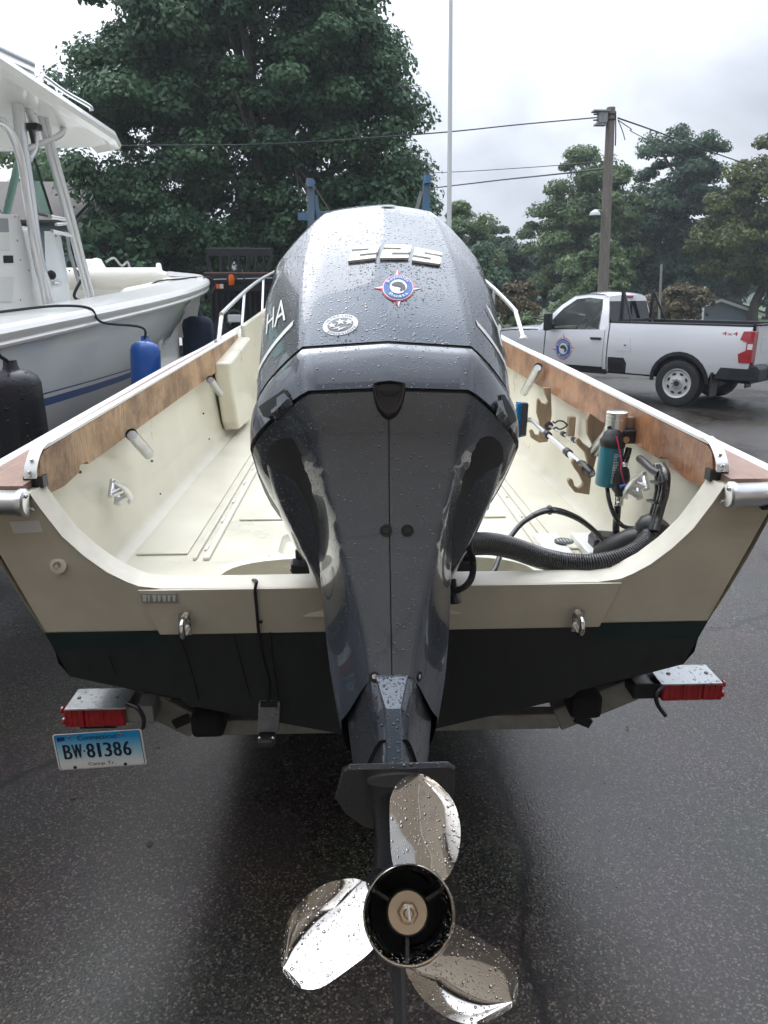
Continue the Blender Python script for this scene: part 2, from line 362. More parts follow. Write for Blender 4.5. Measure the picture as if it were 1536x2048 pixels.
# ------------------------------------------------------------------ ground: wet asphalt
def asphalt():
    m = bpy.data.materials.new('wet_asphalt'); m.use_nodes = True; t = m.node_tree; b = t.nodes['Principled BSDF']
    tcn = N(t, 'ShaderNodeTexCoord')
    vo = N(t, 'ShaderNodeTexVoronoi'); vo.inputs['Scale'].default_value = 170; LK(t, tcn.outputs['Object'], vo.inputs['Vector'])
    sp = N(t, 'ShaderNodeSeparateColor'); LK(t, vo.outputs['Color'], sp.inputs[0])
    cr = N(t, 'ShaderNodeValToRGB'); e = cr.color_ramp.elements
    e[0].position = 0; e[0].color = (.010, .010, .011, 1); e[1].position = 1; e[1].color = (.20, .17, .14, 1)
    k = cr.color_ramp.elements.new(.45); k.color = (.028, .024, .020, 1); k = cr.color_ramp.elements.new(.85); k.color = (.066, .056, .047, 1)
    LK(t, sp.outputs[0], cr.inputs[0])
    big = N(t, 'ShaderNodeTexNoise'); big.inputs['Scale'].default_value = .55; big.inputs['Detail'].default_value = 7; LK(t, tcn.outputs['Object'], big.inputs['Vector'])
    mr = N(t, 'ShaderNodeMapRange'); mr.inputs['From Min'].default_value = .35; mr.inputs['From Max'].default_value = .65; mr.inputs['To Min'].default_value = .20; mr.inputs['To Max'].default_value = .48
    LK(t, big.outputs['Fac'], mr.inputs[0]); LK(t, mr.outputs[0], b.inputs['Roughness'])
    mx = N(t, 'ShaderNodeMix', data_type='RGBA', blend_type='MULTIPLY'); mx.inputs[0].default_value = .55
    st = N(t, 'ShaderNodeTexNoise'); st.inputs['Scale'].default_value = 1.7; st.inputs['Detail'].default_value = 9; LK(t, tcn.outputs['Object'], st.inputs['Vector'])
    LK(t, cr.outputs[0], mx.inputs[6]); LK(t, st.outputs['Color'], mx.inputs[7])
    # cracks
    ck = N(t, 'ShaderNodeTexVoronoi', feature='DISTANCE_TO_EDGE'); ck.inputs['Scale'].default_value = .32
    wp = N(t, 'ShaderNodeTexNoise'); wp.inputs['Scale'].default_value = 3; wp.inputs['Detail'].default_value = 6; LK(t, tcn.outputs['Object'], wp.inputs['Vector'])
    ad = N(t, 'ShaderNodeVectorMath', operation='MULTIPLY_ADD'); ad.inputs[1].default_value = (.35, .35, 0); LK(t, wp.outputs['Color'], ad.inputs[0]); LK(t, tcn.outputs['Object'], ad.inputs[2])
    LK(t, ad.outputs[0], ck.inputs['Vector'])
    cm = N(t, 'ShaderNodeMapRange'); cm.inputs['From Min'].default_value = .002; cm.inputs['From Max'].default_value = .009; cm.inputs['To Min'].default_value = .25; cm.inputs['To Max'].default_value = 1
    LK(t, ck.outputs['Distance'], cm.inputs[0])
    m2 = N(t, 'ShaderNodeVectorMath', operation='SCALE'); LK(t, mx.outputs[2], m2.inputs[0]); LK(t, cm.outputs[0], m2.inputs['Scale'])
    LK(t, m2.outputs[0], b.inputs['Base Color'])
    n2 = N(t, 'ShaderNodeTexNoise'); n2.inputs['Scale'].default_value = 110; n2.inputs['Detail'].default_value = 3; LK(t, tcn.outputs['Object'], n2.inputs['Vector'])
    h = N(t, 'ShaderNodeMath', operation='ADD'); LK(t, sp.outputs[1], h.inputs[0]); LK(t, n2.outputs['Fac'], h.inputs[1])
    bp = N(t, 'ShaderNodeBump'); bp.inputs['Strength'].default_value = .38; bp.inputs['Distance'].default_value = .003; LK(t, h.outputs[0], bp.inputs['Height'])
    LK(t, bp.outputs[0], b.inputs['Normal']); b.inputs['Specular IOR Level'].default_value = .5
    return m
g = MB().add([(-400, -60, 0), (400, -60, 0), (400, 900, 0), (-400, 900, 0)], [(0, 1, 2, 3)]).build('asphalt_ground', asphalt(), smooth=0); structure(g)
M_lawn = mat('lawn_green', (.060, .105, .022), .8, col2=(.028, .055, .014), nscale=1.5, bump=.6, bscale=30)
def sheet(name, pts, m, z): return structure(MB().add([(x, y, z) for x, y in pts], [tuple(range(len(pts)))]).build(name, m, smooth=0))
sheet('lawn', [(-60, 15.5), (2.2, 15.5), (3.6, 24), (90, 30.5), (160, 30), (160, 160), (-160, 160), (-60, 60)], M_lawn, .012)
M_hill = mat('wooded_hill', (.050, .075, .045), .9, col2=(.020, .034, .026), nscale=.25, bump=1, bscale=.8)
hb = MB(); rows = []
for j in range(9):
    y = 150 + j * 14
    rows.append([(x, y, 15 * math.sin(math.pi * min(1, j / 5) / 2) * (.75 + .25 * math.sin(x * .021 + 1.3) + .06 * math.sin(x * .17 + j))) for x in range(-260, 281, 12)])
structure(hb.loft(rows, closed=False).build('far_hill', M_hill, smooth=60))

# grit and a few wet fallen leaves on the asphalt
rg = np.random.default_rng(9); gm = MB()
for i in range(900):
    x, y = rg.uniform(-3, 5), rg.uniform(-1.2, 7); r = rg.uniform(.0015, .0045); gm.ball((x, y, r * .5), r, 5, 3, (1, 1.2, .7))
go = gm.build('grit', mat('pale_grit', (.20, .18, .155), .7), smooth=0, fix=False); stuff(go); go['label'] = 'loose pale grit scattered over the wet asphalt'; go['category'] = 'grit'
gm = MB()
for i in range(70):
    x, y = rg.uniform(-3, 6), rg.uniform(-1.0, 9); a = rg.uniform(0, 6.28); s_ = rg.uniform(.010, .024); d = Vector((math.cos(a), math.sin(a), 0)) * s_; e = Vector((-math.sin(a), math.cos(a), 0)) * s_ * .5; c = Vector((x, y, .006))
    gm.add([c - d, c + e + Vector((0, 0, .004)), c + d, c - e + Vector((0, 0, .003))], [(0, 1, 2, 3)])
go = gm.build('leaf_litter', mat('wet_dead_leaf', (.09, .045, .02), .5, noise=.5, nscale=4), smooth=0, fix=False); stuff(go); go['label'] = 'few small wet brown leaves lying on the asphalt'; go['category'] = 'leaf litter'
# grass blades along the edge of the lawn
rg = np.random.default_rng(5); gb = MB()
for i in range(2600):
    x = rg.uniform(-9, 16); y0 = 15.6 if x < 2.2 else (24 + (x - 3.6) * .0753 if x > 3.6 else 20)
    y = y0 + abs(rg.normal(0, 1.6)) + .05; a = rg.uniform(0, 6.28); h = rg.uniform(.05, .16); s_ = .012
    gb.add([(x - s_, y, .012), (x + s_, y, .012), (x + math.cos(a) * .05, y + math.sin(a) * .05, h)], [(0, 1, 2)])
M_grass = mat('grass_blade', (.075, .13, .03), .6)
go = gb.build('grass', M_grass, smooth=0, fix=False); stuff(go); go['label'] = 'short green grass along the edge of the wet lot'; go['category'] = 'grass'

# ------------------------------------------------------------------ trees
def leaf_mat(name, c1, c2, tr=.3):
    m = bpy.data.materials.new(name); m.use_nodes = True; t = m.node_tree; b = t.nodes['Principled BSDF']
    gi = N(t, 'ShaderNodeAttribute', attribute_name='tone'); rp = N(t, 'ShaderNodeValToRGB'); rp.color_ramp.elements[0].color = (*c2, 1); rp.color_ramp.elements[1].color = (*c1, 1)
    LK(t, gi.outputs['Fac'], rp.inputs[0]); LK(t, rp.outputs[0], b.inputs['Base Color']); b.inputs['Roughness'].default_value = .45; b.inputs['Specular IOR Level'].default_value = .22
    tl = N(t, 'ShaderNodeBsdfTranslucent'); LK(t, rp.outputs[0], tl.inputs[0]); mxs = N(t, 'ShaderNodeMixShader'); mxs.inputs[0].default_value = tr
    LK(t, b.outputs[0], mxs.inputs[1]); LK(t, tl.outputs[0], mxs.inputs[2]); LK(t, mxs.outputs[0], t.nodes['Material Output'].inputs[0]); return m
L_maple = leaf_mat('maple_leaf', (.092, .175, .082), (.048, .106, .060))
L_light = leaf_mat('light_leaf', (.150, .220, .085), (.075, .130, .058))
L_dark = leaf_mat('dark_leaf', (.075, .140, .074), (.038, .084, .052))
L_olive = leaf_mat('olive_leaf', (.150, .175, .055), (.072, .098, .036))
L_red = leaf_mat('reddish_leaf', (.16, .12, .06), (.07, .065, .03))
M_bark = mat('bark', (.10, .085, .07), .9, noise=.5, nscale=8, stretch=(5, 5, .8), bump=.6, bscale=20)
def tree(name, label, base, H, crown, nclump, nleaf, leaf, lm, seed, cr_r=.9, group=None, trunk_r=.3, trunk_to=.35, cat='tree', flat=.5, nbr=9):
    """crown: list of lobes (cx,cy,cz,rx,ry,rz) relative to base; leaves gather in clumps through the outer part of the lobes"""
    rng = np.random.default_rng(seed); rt = thing(name, label, cat, base, 0, group); base = Vector(base)
    lob = np.array(crown, float); wgt = lob[:, 3] * lob[:, 4] * lob[:, 5]; wgt = wgt ** .7; wgt /= wgt.sum()
    li = rng.choice(len(lob), nclump, p=wgt); d = rng.normal(size=(nclump, 3)); d /= np.linalg.norm(d, axis=1)[:, None]
    rad = 1 - rng.random(nclump) ** 1.0 * .62; rad += rng.normal(0, .05, nclump)
    cc = lob[li, :3] + d * rad[:, None] * lob[li, 3:]
    cc[:, 2] = np.maximum(cc[:, 2], .25)
    # limbs
    tb = MB(local=True); top = H * .8; sway = [Vector((rng.normal(0, .12) * k, rng.normal(0, .12) * k, top * k / 6)) for k in range(7)]; sway[0] = Vector((0, 0, -.05))
    tb.tube(crv(sway, 4), [max(.03, trunk_r * (1 - .8 * k / 24) * (1.35 if k < 2 else 1)) for k in range(25)], 10)
    for k in range(nbr):
        t = rng.uniform(trunk_to, .95); p0 = Vector(sway[int(t * 6)]).lerp(Vector(sway[min(6, int(t * 6) + 1)]), t * 6 % 1)
        p2 = Vector(cc[rng.integers(nclump)]); mid = (p0 + p2) / 2 + Vector((0, 0, -.05 * H * rng.random())); r0 = trunk_r * .42 * (1.1 - t)+.02
        tb.tube(crv([p0, mid, p2], 5), [r0 * (1 - .85 * i / 10) for i in range(11)], 6)
        for q in range(3):
            p3 = p2 + Vector(rng.normal(0, .05 * H, 3)) - Vector((0, 0, .04 * H)); tb.tube([mid, (mid + p3) / 2 + Vector((0, 0, .1)), p3], [r0 * .5, r0 * .3, .012], 5)
    tb.build('trunk', M_bark, rt, smooth=60)
    # leaves
    ci = rng.integers(0, nclump, nleaf); csz = rng.uniform(.55, 1.25, nclump) * cr_r
    off = rng.normal(size=(nleaf, 3)); off /= np.linalg.norm(off, axis=1)[:, None]; off *= (rng.random(nleaf) ** .5)[:, None]
    off[:, 2] *= flat
    pos = cc[ci] + off * csz[ci][:, None]; pos[:, 2] -= .25 * (off[:, 0] ** 2 + off[:, 1] ** 2) * csz[ci]
    pos[:, 2] = np.maximum(pos[:, 2], .05)
    nr = off * 1.1 + rng.normal(0, .38, (nleaf, 3)) + np.array([0, 0, .5]); nr /= np.linalg.norm(nr, axis=1)[:, None]
    a = np.cross(nr, rng.normal(size=(nleaf, 3))); a /= np.linalg.norm(a, axis=1)[:, None]; b = np.cross(nr, a)
    s = leaf * rng.uniform(.5, 1.55, nleaf)[:, None]
    v = np.stack([pos - a * s * .5, pos + b * s * .38 - nr * s * .08, pos + a * s * .6, pos - b * s * .38 - nr * s * .08], 1).reshape(-1, 3)
    me = bpy.data.meshes.new('crown'); me.vertices.add(nleaf * 4); me.vertices.foreach_set('co', v.ravel().astype(np.float32))
    me.loops.add(nleaf * 4); me.loops.foreach_set('vertex_index', np.arange(nleaf * 4, dtype=np.int32)); me.polygons.add(nleaf)
    me.polygons.foreach_set('loop_start', np.arange(0, nleaf * 4, 4, dtype=np.int32)); me.update(); me.validate(); me.materials.append(lm)
    tn = rng.random(nclump)[ci] * .6 + rng.random(nleaf) * .4; at_ = me.attributes.new('tone', 'FLOAT', 'FACE'); at_.data.foreach_set('value', tn.astype(np.float32))
    o = bpy.data.objects.new('crown', me); COL.objects.link(o); o.parent = rt
    return rt
BY = 24
tree('maple_tree', 'huge dark green maple towering behind the grey outboard motor', (-2.2, BY, 0), 13,
     [(-.8, 0, 8.2, 4.6, 4.2, 4.4), (-4.2, -.5, 6.6, 2.7, 3, 2.6), (2.7, 0, 6.9, 2.4, 3, 3.3), (-3.4, 0, 9.8, 2.6, 3, 2.6), (-4.6, 0, 8.2, 2.2, 2.2, 1.7), (1.5, .3, 10.2, 2.4, 3, 2.8), (-1, 0, 12, 3.2, 3, 2.0),
      (-2.6, -.8, 3.6, 3.4, 3, 1.6), (2.4, -.6, 4.0, 2.7, 3, 1.8), (3.7, -.5, 4.2, 1.1, 2, 1.5), (-4.9, 0, 4.4, 1.2, 2, 1.3)], 560, 270000, .125, L_maple, 3, .95, trunk_r=.55, trunk_to=.18, nbr=26)
tree('round_tree', 'small round green tree right of the white flagpole', (6.1, 42, 0), 7.2, [(0, 0, 5, 2.2, 2.2, 2.1), (-1.4, 0, 3.6, 1.5, 2, 1.8), (1.3, 0, 3.6, 1.5, 2, 1.9), (-3, 0, 2.6, 1.6, 2, 1.7)], 95, 40000, .16, L_light, 7, .8)
tree('broad_tree', 'broad mid green tree just left of the wooden utility pole', (15.2, 46, 0), 11, [(-.6, 0, 7.6, 2.6, 3, 3.2), (-2.4, 0, 5.2, 2.2, 2.5, 2.6), (.8, 0, 5.5, 2.6, 3, 3), (-.5, 0, 3.2, 3.2, 3, 2)], 180, 75000, .17, L_light, 11, .95)
tree('tall_dark_tree', 'tall dark green tree just right of the wooden utility pole', (20.2, 47, 0), 12.5, [(0, 0, 9, 2.8, 3, 3.2), (-1.6, 0, 6, 2.6, 3, 3), (2.0, 0, 6.6, 2.6, 3, 3.2), (0, 0, 3.4, 3.6, 3, 2.4)], 200, 85000, .17, L_dark, 12, .95)
tree('olive_tree', 'loose yellowish olive tree at the right above the grey shed', (23.2, 41, 0), 10.6, [(0, 0, 7.4, 2.6, 3, 2.8), (-2.2, 0, 5.2, 2.2, 2.6, 2.2), (2.6, 0, 6.6, 2.4, 3, 2.8), (.5, 0, 3.9, 3.6, 3, 1.9)], 200, 80000, .17, L_olive, 13, .85, flat=.6)
tree('dark_backdrop_tree', 'dark tree between the flagpole and the silver pickup cab', (9.6, 52, 0), 7.5, [(0, 0, 4.2, 3.2, 2, 3.0), (2.6, 0, 3.2, 2.2, 2, 2.6), (-2.6, 0, 3.0, 2.4, 2, 2.6)], 120, 36000, .19, L_dark, 15, .9)
tree('young_tree', 'low pale green tree behind the roof of the pickup', (13.6, 40, 0), 5.6, [(0, 0, 3.2, 2.0, 2, 2.3), (-1.2, 0, 2, 1.5, 1.6, 1.6)], 65, 24000, .15, L_light, 16, .75)
tree('low_leafy_tree', 'low leafy tree under the left side of the maple beside the grey house', (-7.0, 21.5, 0), 4.4, [(0, 0, 2.6, 1.7, 1.6, 1.7), (1.4, 0, 1.7, 1.5, 1.4, 1.4)], 70, 10000, .2, L_maple, 21, .7)
tree('distant_left_tree', 'olive tree seen between the white boat top posts and maple', (-15.2, 36, 0), 9, [(0, 0, 6, 3, 3, 3), (-3.5, 0, 5, 3, 3, 3), (2.4, 0, 4, 2, 2, 2.4)], 130, 18000, .27, L_light, 22, 1.0)
for i, (x, y, h, r, lb) in enumerate([(-9.5, 34, 5.6, 3.2, 'dense dark shrub tree behind the bow of the white boat'), (-4.4, 33, 5.4, 3.4, 'dense dark shrub tree behind the black forklift'),
        (0.6, 34, 5.2, 3.2, 'dense dark shrub tree behind the cowl of the outboard'), (4.8, 36, 4.6, 2.6, 'dense dark shrub tree at the foot of the flagpole')]):
    tree('shrub_tree', lb, (x, y, 0), h, [(0, 0, h * .5, r, 2, h * .48), (r * .6, 0, h * .35, r * .6, 2, h * .35)], 95, 30000, .16, L_dark, 30 + i, .95, group='shrub trees in a dark row under the maple')
tree('red_leaf_shrub', 'reddish leaved shrub left of the grey shed roof', (14.4, 31, 0), 2.6, [(0, 0, 1.6, 1.3, 1, .9), (-1.5, 0, 1.3, 1, 1, .8)], 50, 5000, .15, L_red, 40, .5, trunk_r=.06, cat='shrub')
tree('clipped_shrub', 'round clipped green shrub on lawn left of the pickup mirror', (6.6, 27, 0), 1.3, [(0, 0, .7, .6, .6, .62)], 40, 3500, .1, L_light, 41, .3, trunk_r=.05, cat='shrub')
tree('flowering_shrub', 'brownish loose shrub behind the hood of the pickup', (7.6, 33, 0), 2.6, [(0, 0, 1.5, 1.0, 1, 1.1)], 40, 3500, .15, L_red, 42, .5, trunk_r=.06, cat='shrub')
for i, (x, y, h, lb) in enumerate([(27, 60, 8, 'dark far tree behind the grey shed'), (33, 57, 10, 'dark far tree at the right edge of the picture'), (20, 66, 8, 'dark far tree behind the pickup bed')]):
    tree('far_tree', lb, (x, y, 0), h, [(0, 0, h * .55, 4, 3, h * .45), (-3, 0, h * .4, 3, 3, h * .35), (3, 0, h * .4, 3, 3, h * .35)], 100, 12000, .36, L_dark, 50 + i, 1.1, group='far trees behind the shed')

# ------------------------------------------------------------------ utility pole, wires, flagpole
PY = 20
pb = P(1203, 640, 1, PY); ptop = P(1222, 215, 1, PY); dirp = (ptop - pb) / (ptop.z - pb.z); foot = pb - dirp * pb.z
up = thing('utility_pole', 'leaning weathered wooden utility pole behind the silver pickup', 'utility pole', foot)
pt = ptop - foot
mb = MB(local=True); mb.tube([(0, 0, -.1), pt * .5, pt], [.17, .14, .115], 14); mb.build('pole', M_polew, up, smooth=60)
mb = MB(local=True); mb.box(pt + Vector((-.25, -.1, -.28)), (.24, .2, .26)); mb.box(pt + Vector((-.3, -.1, -.12)), (.46, .26, .04)); mb.box(pt + Vector((-.3, -.1, -.45)), (.3, .2, .04)); mb.build('transformer_box', M_galvd, up, smooth=0)
mb = MB(local=True)
for dz in (-.2, -.34): mb.tube([pt + Vector((-.5, -.12, dz)), pt + Vector((.1, -.12, dz + .03))], .02, 6)
mb.tube(crv([pt + Vector((.12, -.05, -.1)), pt + Vector((.16, -.1, -.7)), pt * .86 + Vector((.15, -.05, 0))], 4), .018, 6); mb.build('bracket', M_black, up)
lp = P(1190, 430, 1, PY - .2) - foot; pm = pt * (lp.z / pt.z)
mb = MB(local=True); mb.tube(crv([pm, (pm + lp) / 2 + Vector((0, 0, .12)), lp + Vector((0, 0, .12))], 5), .025, 8); mb.build('lamp_arm', M_galv, up)
mb = MB(local=True); mb.lathe([(.03, .14), (.13, .08), (.16, 0), (.15, -.02)], lp, (0, 0, 1), 16); lo = mb.build('lamp_shade', M_lamp, up)
def wire(label, pts, r=.014, n=10, cat='power line', name='power_line'):
    o = MB().tube(crv(pts, n), r, 6).build(name, M_wire, smooth=60); tag(o, label, cat, 'overhead wires'); return o
W1 = [P(1205, 234, 1, PY), P(1040, 249, 1, PY + .3), P(870, 266, 1, PY + .3), P(560, 287, 1, PY - 1.5), P(300, 291, 1, PY - 2.5), P(140, 291, 1, PY - 3.5), P(-60, 286, 1, PY - 4)]
wire('overhead wire from top of the utility pole leftward across the maple', W1, .016)
wire('upper thick wire falling right from the top of the utility pole', [P(1236, 236, 1, PY), P(1310, 262, 1, PY + 3), P(1420, 303, 1, PY + 8), P(1560, 350, 1, PY + 12)], .022)
wire('lower thin wire falling right from the top of the utility pole', [P(1236, 240, 1, PY), P(1262, 258, 1, PY + 3), P(1280, 272, 1, PY + 6), P(1400, 330, 1, PY + 20)], .014)
wire('short loose wire end hanging from utility pole top', [P(1236, 240, 1, PY), P(1245, 262, 1, PY + .3), P(1250, 280, 1, PY + .5)], .012)
wire('thick lower wire passing left of the utility pole above the round tree', [P(1208, 337, 1, PY), P(1125, 347, 1, PY + 2), P(1010, 359, 1, PY + 6), P(925, 369, 1, PY + 8), P(700, 395, 1, PY + 14)], .022)
wire('thin faint wire above the thick lower wire', [P(1208, 322, 1, PY), P(1125, 330, 1, PY + 2), P(1010, 338, 1, PY + 6), P(905, 344, 1, PY + 8), P(700, 352, 1, PY + 14)], .012)
FY = 17.5
fb = P(897, 600, 1, FY); ft = P(903, -140, 1, FY); fd = (ft - fb) / (ft.z - fb.z); f0 = fb - fd * fb.z
fp = thing('flagpole', 'tall white flagpole rising out of the picture behind the motor', 'flagpole', f0)
MB(local=True).tube([(0, 0, 0), (ft - f0) * .5, ft - f0], [.068, .055, .042], 14).build('pole', M_flag, fp, smooth=60)
MB(local=True).lathe([(.16, 0), (.16, .05), (.1, .12)], (0, 0, 0), (0, 0, 1), 16).build('base', M_flag, fp)
q = P(888, 0, 1, FY) - f0; MB(local=True).tube(crv([q + Vector((.15, 0, .7)), q + Vector((.1, 0, .3)), q, q + Vector((-.04, 0, .12))], 5), .012, 6).build('halyard', M_rope, fp)

# slender posts on the lawn behind the truck
for i, (px, py0, py1, r, yy, lb) in enumerate([(1323, 528, 640, .05, 27, 'thin grey pole behind the bed of the pickup'), (1374, 575, 622, .04, 36, 'short white post left of the shed behind the pickup bed'),
        (1410, 573, 622, .05, 36, 'short white post just above the shed roof'), (1388, 592, 620, .05, 38, 'stubby white post between two taller white posts')]):
    a, b_ = P(px, py0, 1, yy), P(px - 2, py1, 1, yy); o = MB().tube([Vector((b_.x, yy, 0)), a], r, 8).build('post', M_galvd if i == 0 else M_flag, smooth=60); tag(o, lb, 'post')

# ------------------------------------------------------------------ houses
def house(label, origin, rz, wd, dp, eave, ridge, m_wall, m_roof, win=(), rows=9):
    h = thing('house', label, 'house', origin, rz)
    mb = MB(local=True)
    mb.add([(-wd / 2, 0, 0), (wd / 2, 0, 0), (wd / 2, 0, eave), (0, 0, ridge), (-wd / 2, 0, eave), (-wd / 2, dp, 0), (wd / 2, dp, 0), (wd / 2, dp, eave), (0, dp, ridge), (-wd / 2, dp, eave)],
           [(0, 1, 2, 3, 4), (9, 8, 7, 6, 5), (0, 4, 9, 5), (1, 6, 7, 2)]); mb.build('wall', m_wall, h, smooth=0)
    for s_ in (-1, 1):
        e = .3; sl_ = (ridge - eave) / (wd / 2)
        a = Vector((0, -e, ridge + .04)); b = Vector((s_ * (wd / 2 + e), -e, eave - e * sl_ + .04))
        n = Vector((s_ * sl_, 0, 1)).normalized() * .09
        MB(local=True).prism([a, b, b + n, a + n], (0, dp + 2 * e, 0)).build('roof', m_roof, h, smooth=0)
        MB(local=True).prism([a + Vector((0, -.03, -.02)), b + Vector((0, -.03, -.02)), b + Vector((0, -.03, -.18)), a + Vector((0, -.03, -.18))], (0, .028, 0)).build('fascia', M_housetrim, h, smooth=0)
    for i in range(rows):   # lap siding courses, each board proud of the next
        z = .2 + i * (ridge - .3) / rows
        half = wd / 2 - .02 if z < eave else (wd / 2) * (ridge - z - .12) / (ridge - eave)
        if half > .1: MB(local=True).box((0, -.012, z + .06), (half * 2, .022, (ridge - .3) / rows - .05)).build('siding_board', m_wall, h, smooth=0)
    for (x, z, ww, hh) in win:
        f = MB(local=True).box((x, -.04, z), (ww + .14, .05, hh + .14)).build('window', M_housetrim, h, smooth=0)
        MB(local=True).box((x, -.07, z), (ww, .012, hh)).build('pane', M_glassl, f, smooth=0)
    return h
house('low grey gabled shed with brown roof behind the pickup bed', (21.6, 42, -1.3), R(-14), 4.4, 6, 2.2, 2.95, M_siding, M_shingle)
house('grey house with low roof half hidden by the white boat posts', (-8.9, 26, 0), R(90), 7, 9, 4.1, 5.55, M_siding, M_shingle, [(1.6, 2.2, .8, 1.1)])

# ------------------------------------------------------------------ the cream skiff on its trailer
boat = thing('fishing_boat', 'open cream fishing boat with wooden coaming boards and black bottom seen from its stern', 'boat', (0, 0, .66))
RAKE = .22
def ty(z): return (1.18 - z) * RAKE           # the raked transom
ST = [  # y, gunwale half, gunwale z, waterline half, waterline z, chine half, chine z, keel z
    (0, 1.05, 1.485, .944, 1.04, .906, .885, .60), (1, 1.075, 1.515, .965, 1.045, .92, .895, .61), (2.2, 1.085, 1.56, .965, 1.06, .91, .93, .68), (3.4, 1.06, 1.61, .92, 1.08, .84, .98, .69),
    (4.6, .94, 1.72, .76, 1.12, .64, 1.07, .74), (5.6, .70, 1.80, .48, 1.19, .36, 1.17, .85), (6.3, .36, 1.86, .2, 1.3, .13, 1.3, 1.05), (6.65, .03, 1.90, .02, 1.5, .02, 1.5, 1.4)]
def st(y): return interp(ST, y)
YS = [0, .25, .6, 1, 1.6, 2.2, 2.8, 3.4, 4, 4.6, 5.1, 5.6, 6, 6.3, 6.5, 6.65]
def hullstrip(name, m, fa, fb, k=3):
    o = None
    for s_ in (-1, 1):
        rows = []
        for y in YS:
            v = st(y); a = Vector((*fa(v), 0)); b = Vector((*fb(v), 0)); r = []
            for i in range(k + 1):
                p = a.lerp(b, i / k); bow = .012 * math.sin(math.pi * i / k)
                r.append((s_ * (p.x + bow), y + (ty(p.y) if y < .3 else ty(p.y) * max(0, 1 - y / 2)), p.y))
            rows.append(r)
        MB().loft(rows, closed=False).build(name, m, boat, smooth=40)
hullstrip('hull_side', M_transom, lambda v: (v[2], v[3]), lambda v: (v[0], v[1]), 4)
hullstrip('boot_stripe', M_boot, lambda v: (v[2] - (v[2] - v[4]) * .38, v[3] - (v[3] - v[5]) * .38), lambda v: (v[2], v[3]), 1)
hullstrip('hull_bottom', M_bottom, lambda v: (v[4], v[5]), lambda v: (v[2] - (v[2] - v[4]) * .38, v[3] - (v[3] - v[5]) * .38), 2)
hullstrip('hull_bottom', M_bottom, lambda v: (0, v[6]), lambda v: (v[4], v[5]), 2)
# transom: upper cream plate with the big U cut, lower black plate, and the raised engine pad
TH = .085
cut = [(.885, 1.47), (.865, 1.42), (.83, 1.345), (.785, 1.285), (.735, 1.235), (.69, 1.205), (.66, 1.19), (.60, 1.181), (.40, 1.18)]
def tp(x, z, dy=0): return Vector((x, ty(z) + dy, z))
outl = [(.944, 1.04), (1.05, 1.485)]
up_poly = [tp(-x, z) for x, z in outl] + [tp(-x, z) for x, z in cut] + [tp(x, z) for x, z in reversed(cut)] + [tp(x, z) for x, z in reversed(outl)]
MB().prism(up_poly, (0, TH, 0)).build('transom', M_transom, boat, smooth=28, bevel=.006)
s38 = (.944 - .038 * .38, 1.04 - .155 * .38)
MB().prism([tp(-.944, 1.04), tp(.944, 1.04), tp(s38[0], s38[1]), tp(-s38[0], s38[1])], (0, .05, 0)).build('transom_stripe', M_boot, boat, smooth=0)
MB().prism([tp(-s38[0], s38[1]), tp(s38[0], s38[1]), tp(.906, .885), tp(.60, .79), tp(.585, .765), tp(0, .60), tp(-.585, .765), tp(-.60, .79), tp(-.906, .885)], (0, .05, 0)).build('transom_bottom', M_bottom, boat, smooth=0)
pad = [tp(-.665, 1.183, -.012), tp(.665, 1.183, -.012), tp(.625, 1.035, -.012), tp(-.625, 1.035, -.012)]
MB().prism(pad, (0, .0105, 0)).build('engine_pad', M_transom, boat, smooth=0, bevel=.004)
MB().prism([tp(-.61, 1.034, -.010), tp(.61, 1.034, -.010), tp(.565, .775, -.010), tp(0, .61, -.010), tp(-.565, .775, -.010)], (0, .009, 0)).build('pad_bottom', M_bottom, boat, smooth=0)
# the light cap strip laid over the top of the cut
rows = []
for s_, seq in ((-1, cut), (1, list(reversed(cut)))):
    for x, z in seq: rows.append([tp(s_ * x, z + .0035, -.004), tp(s_ * x, z + .0035, .04), tp(s_ * x, z + .0035, TH + .006)])
MB().loft(rows, closed=False).build('transom_cap', M_creamdirty, boat, smooth=40)
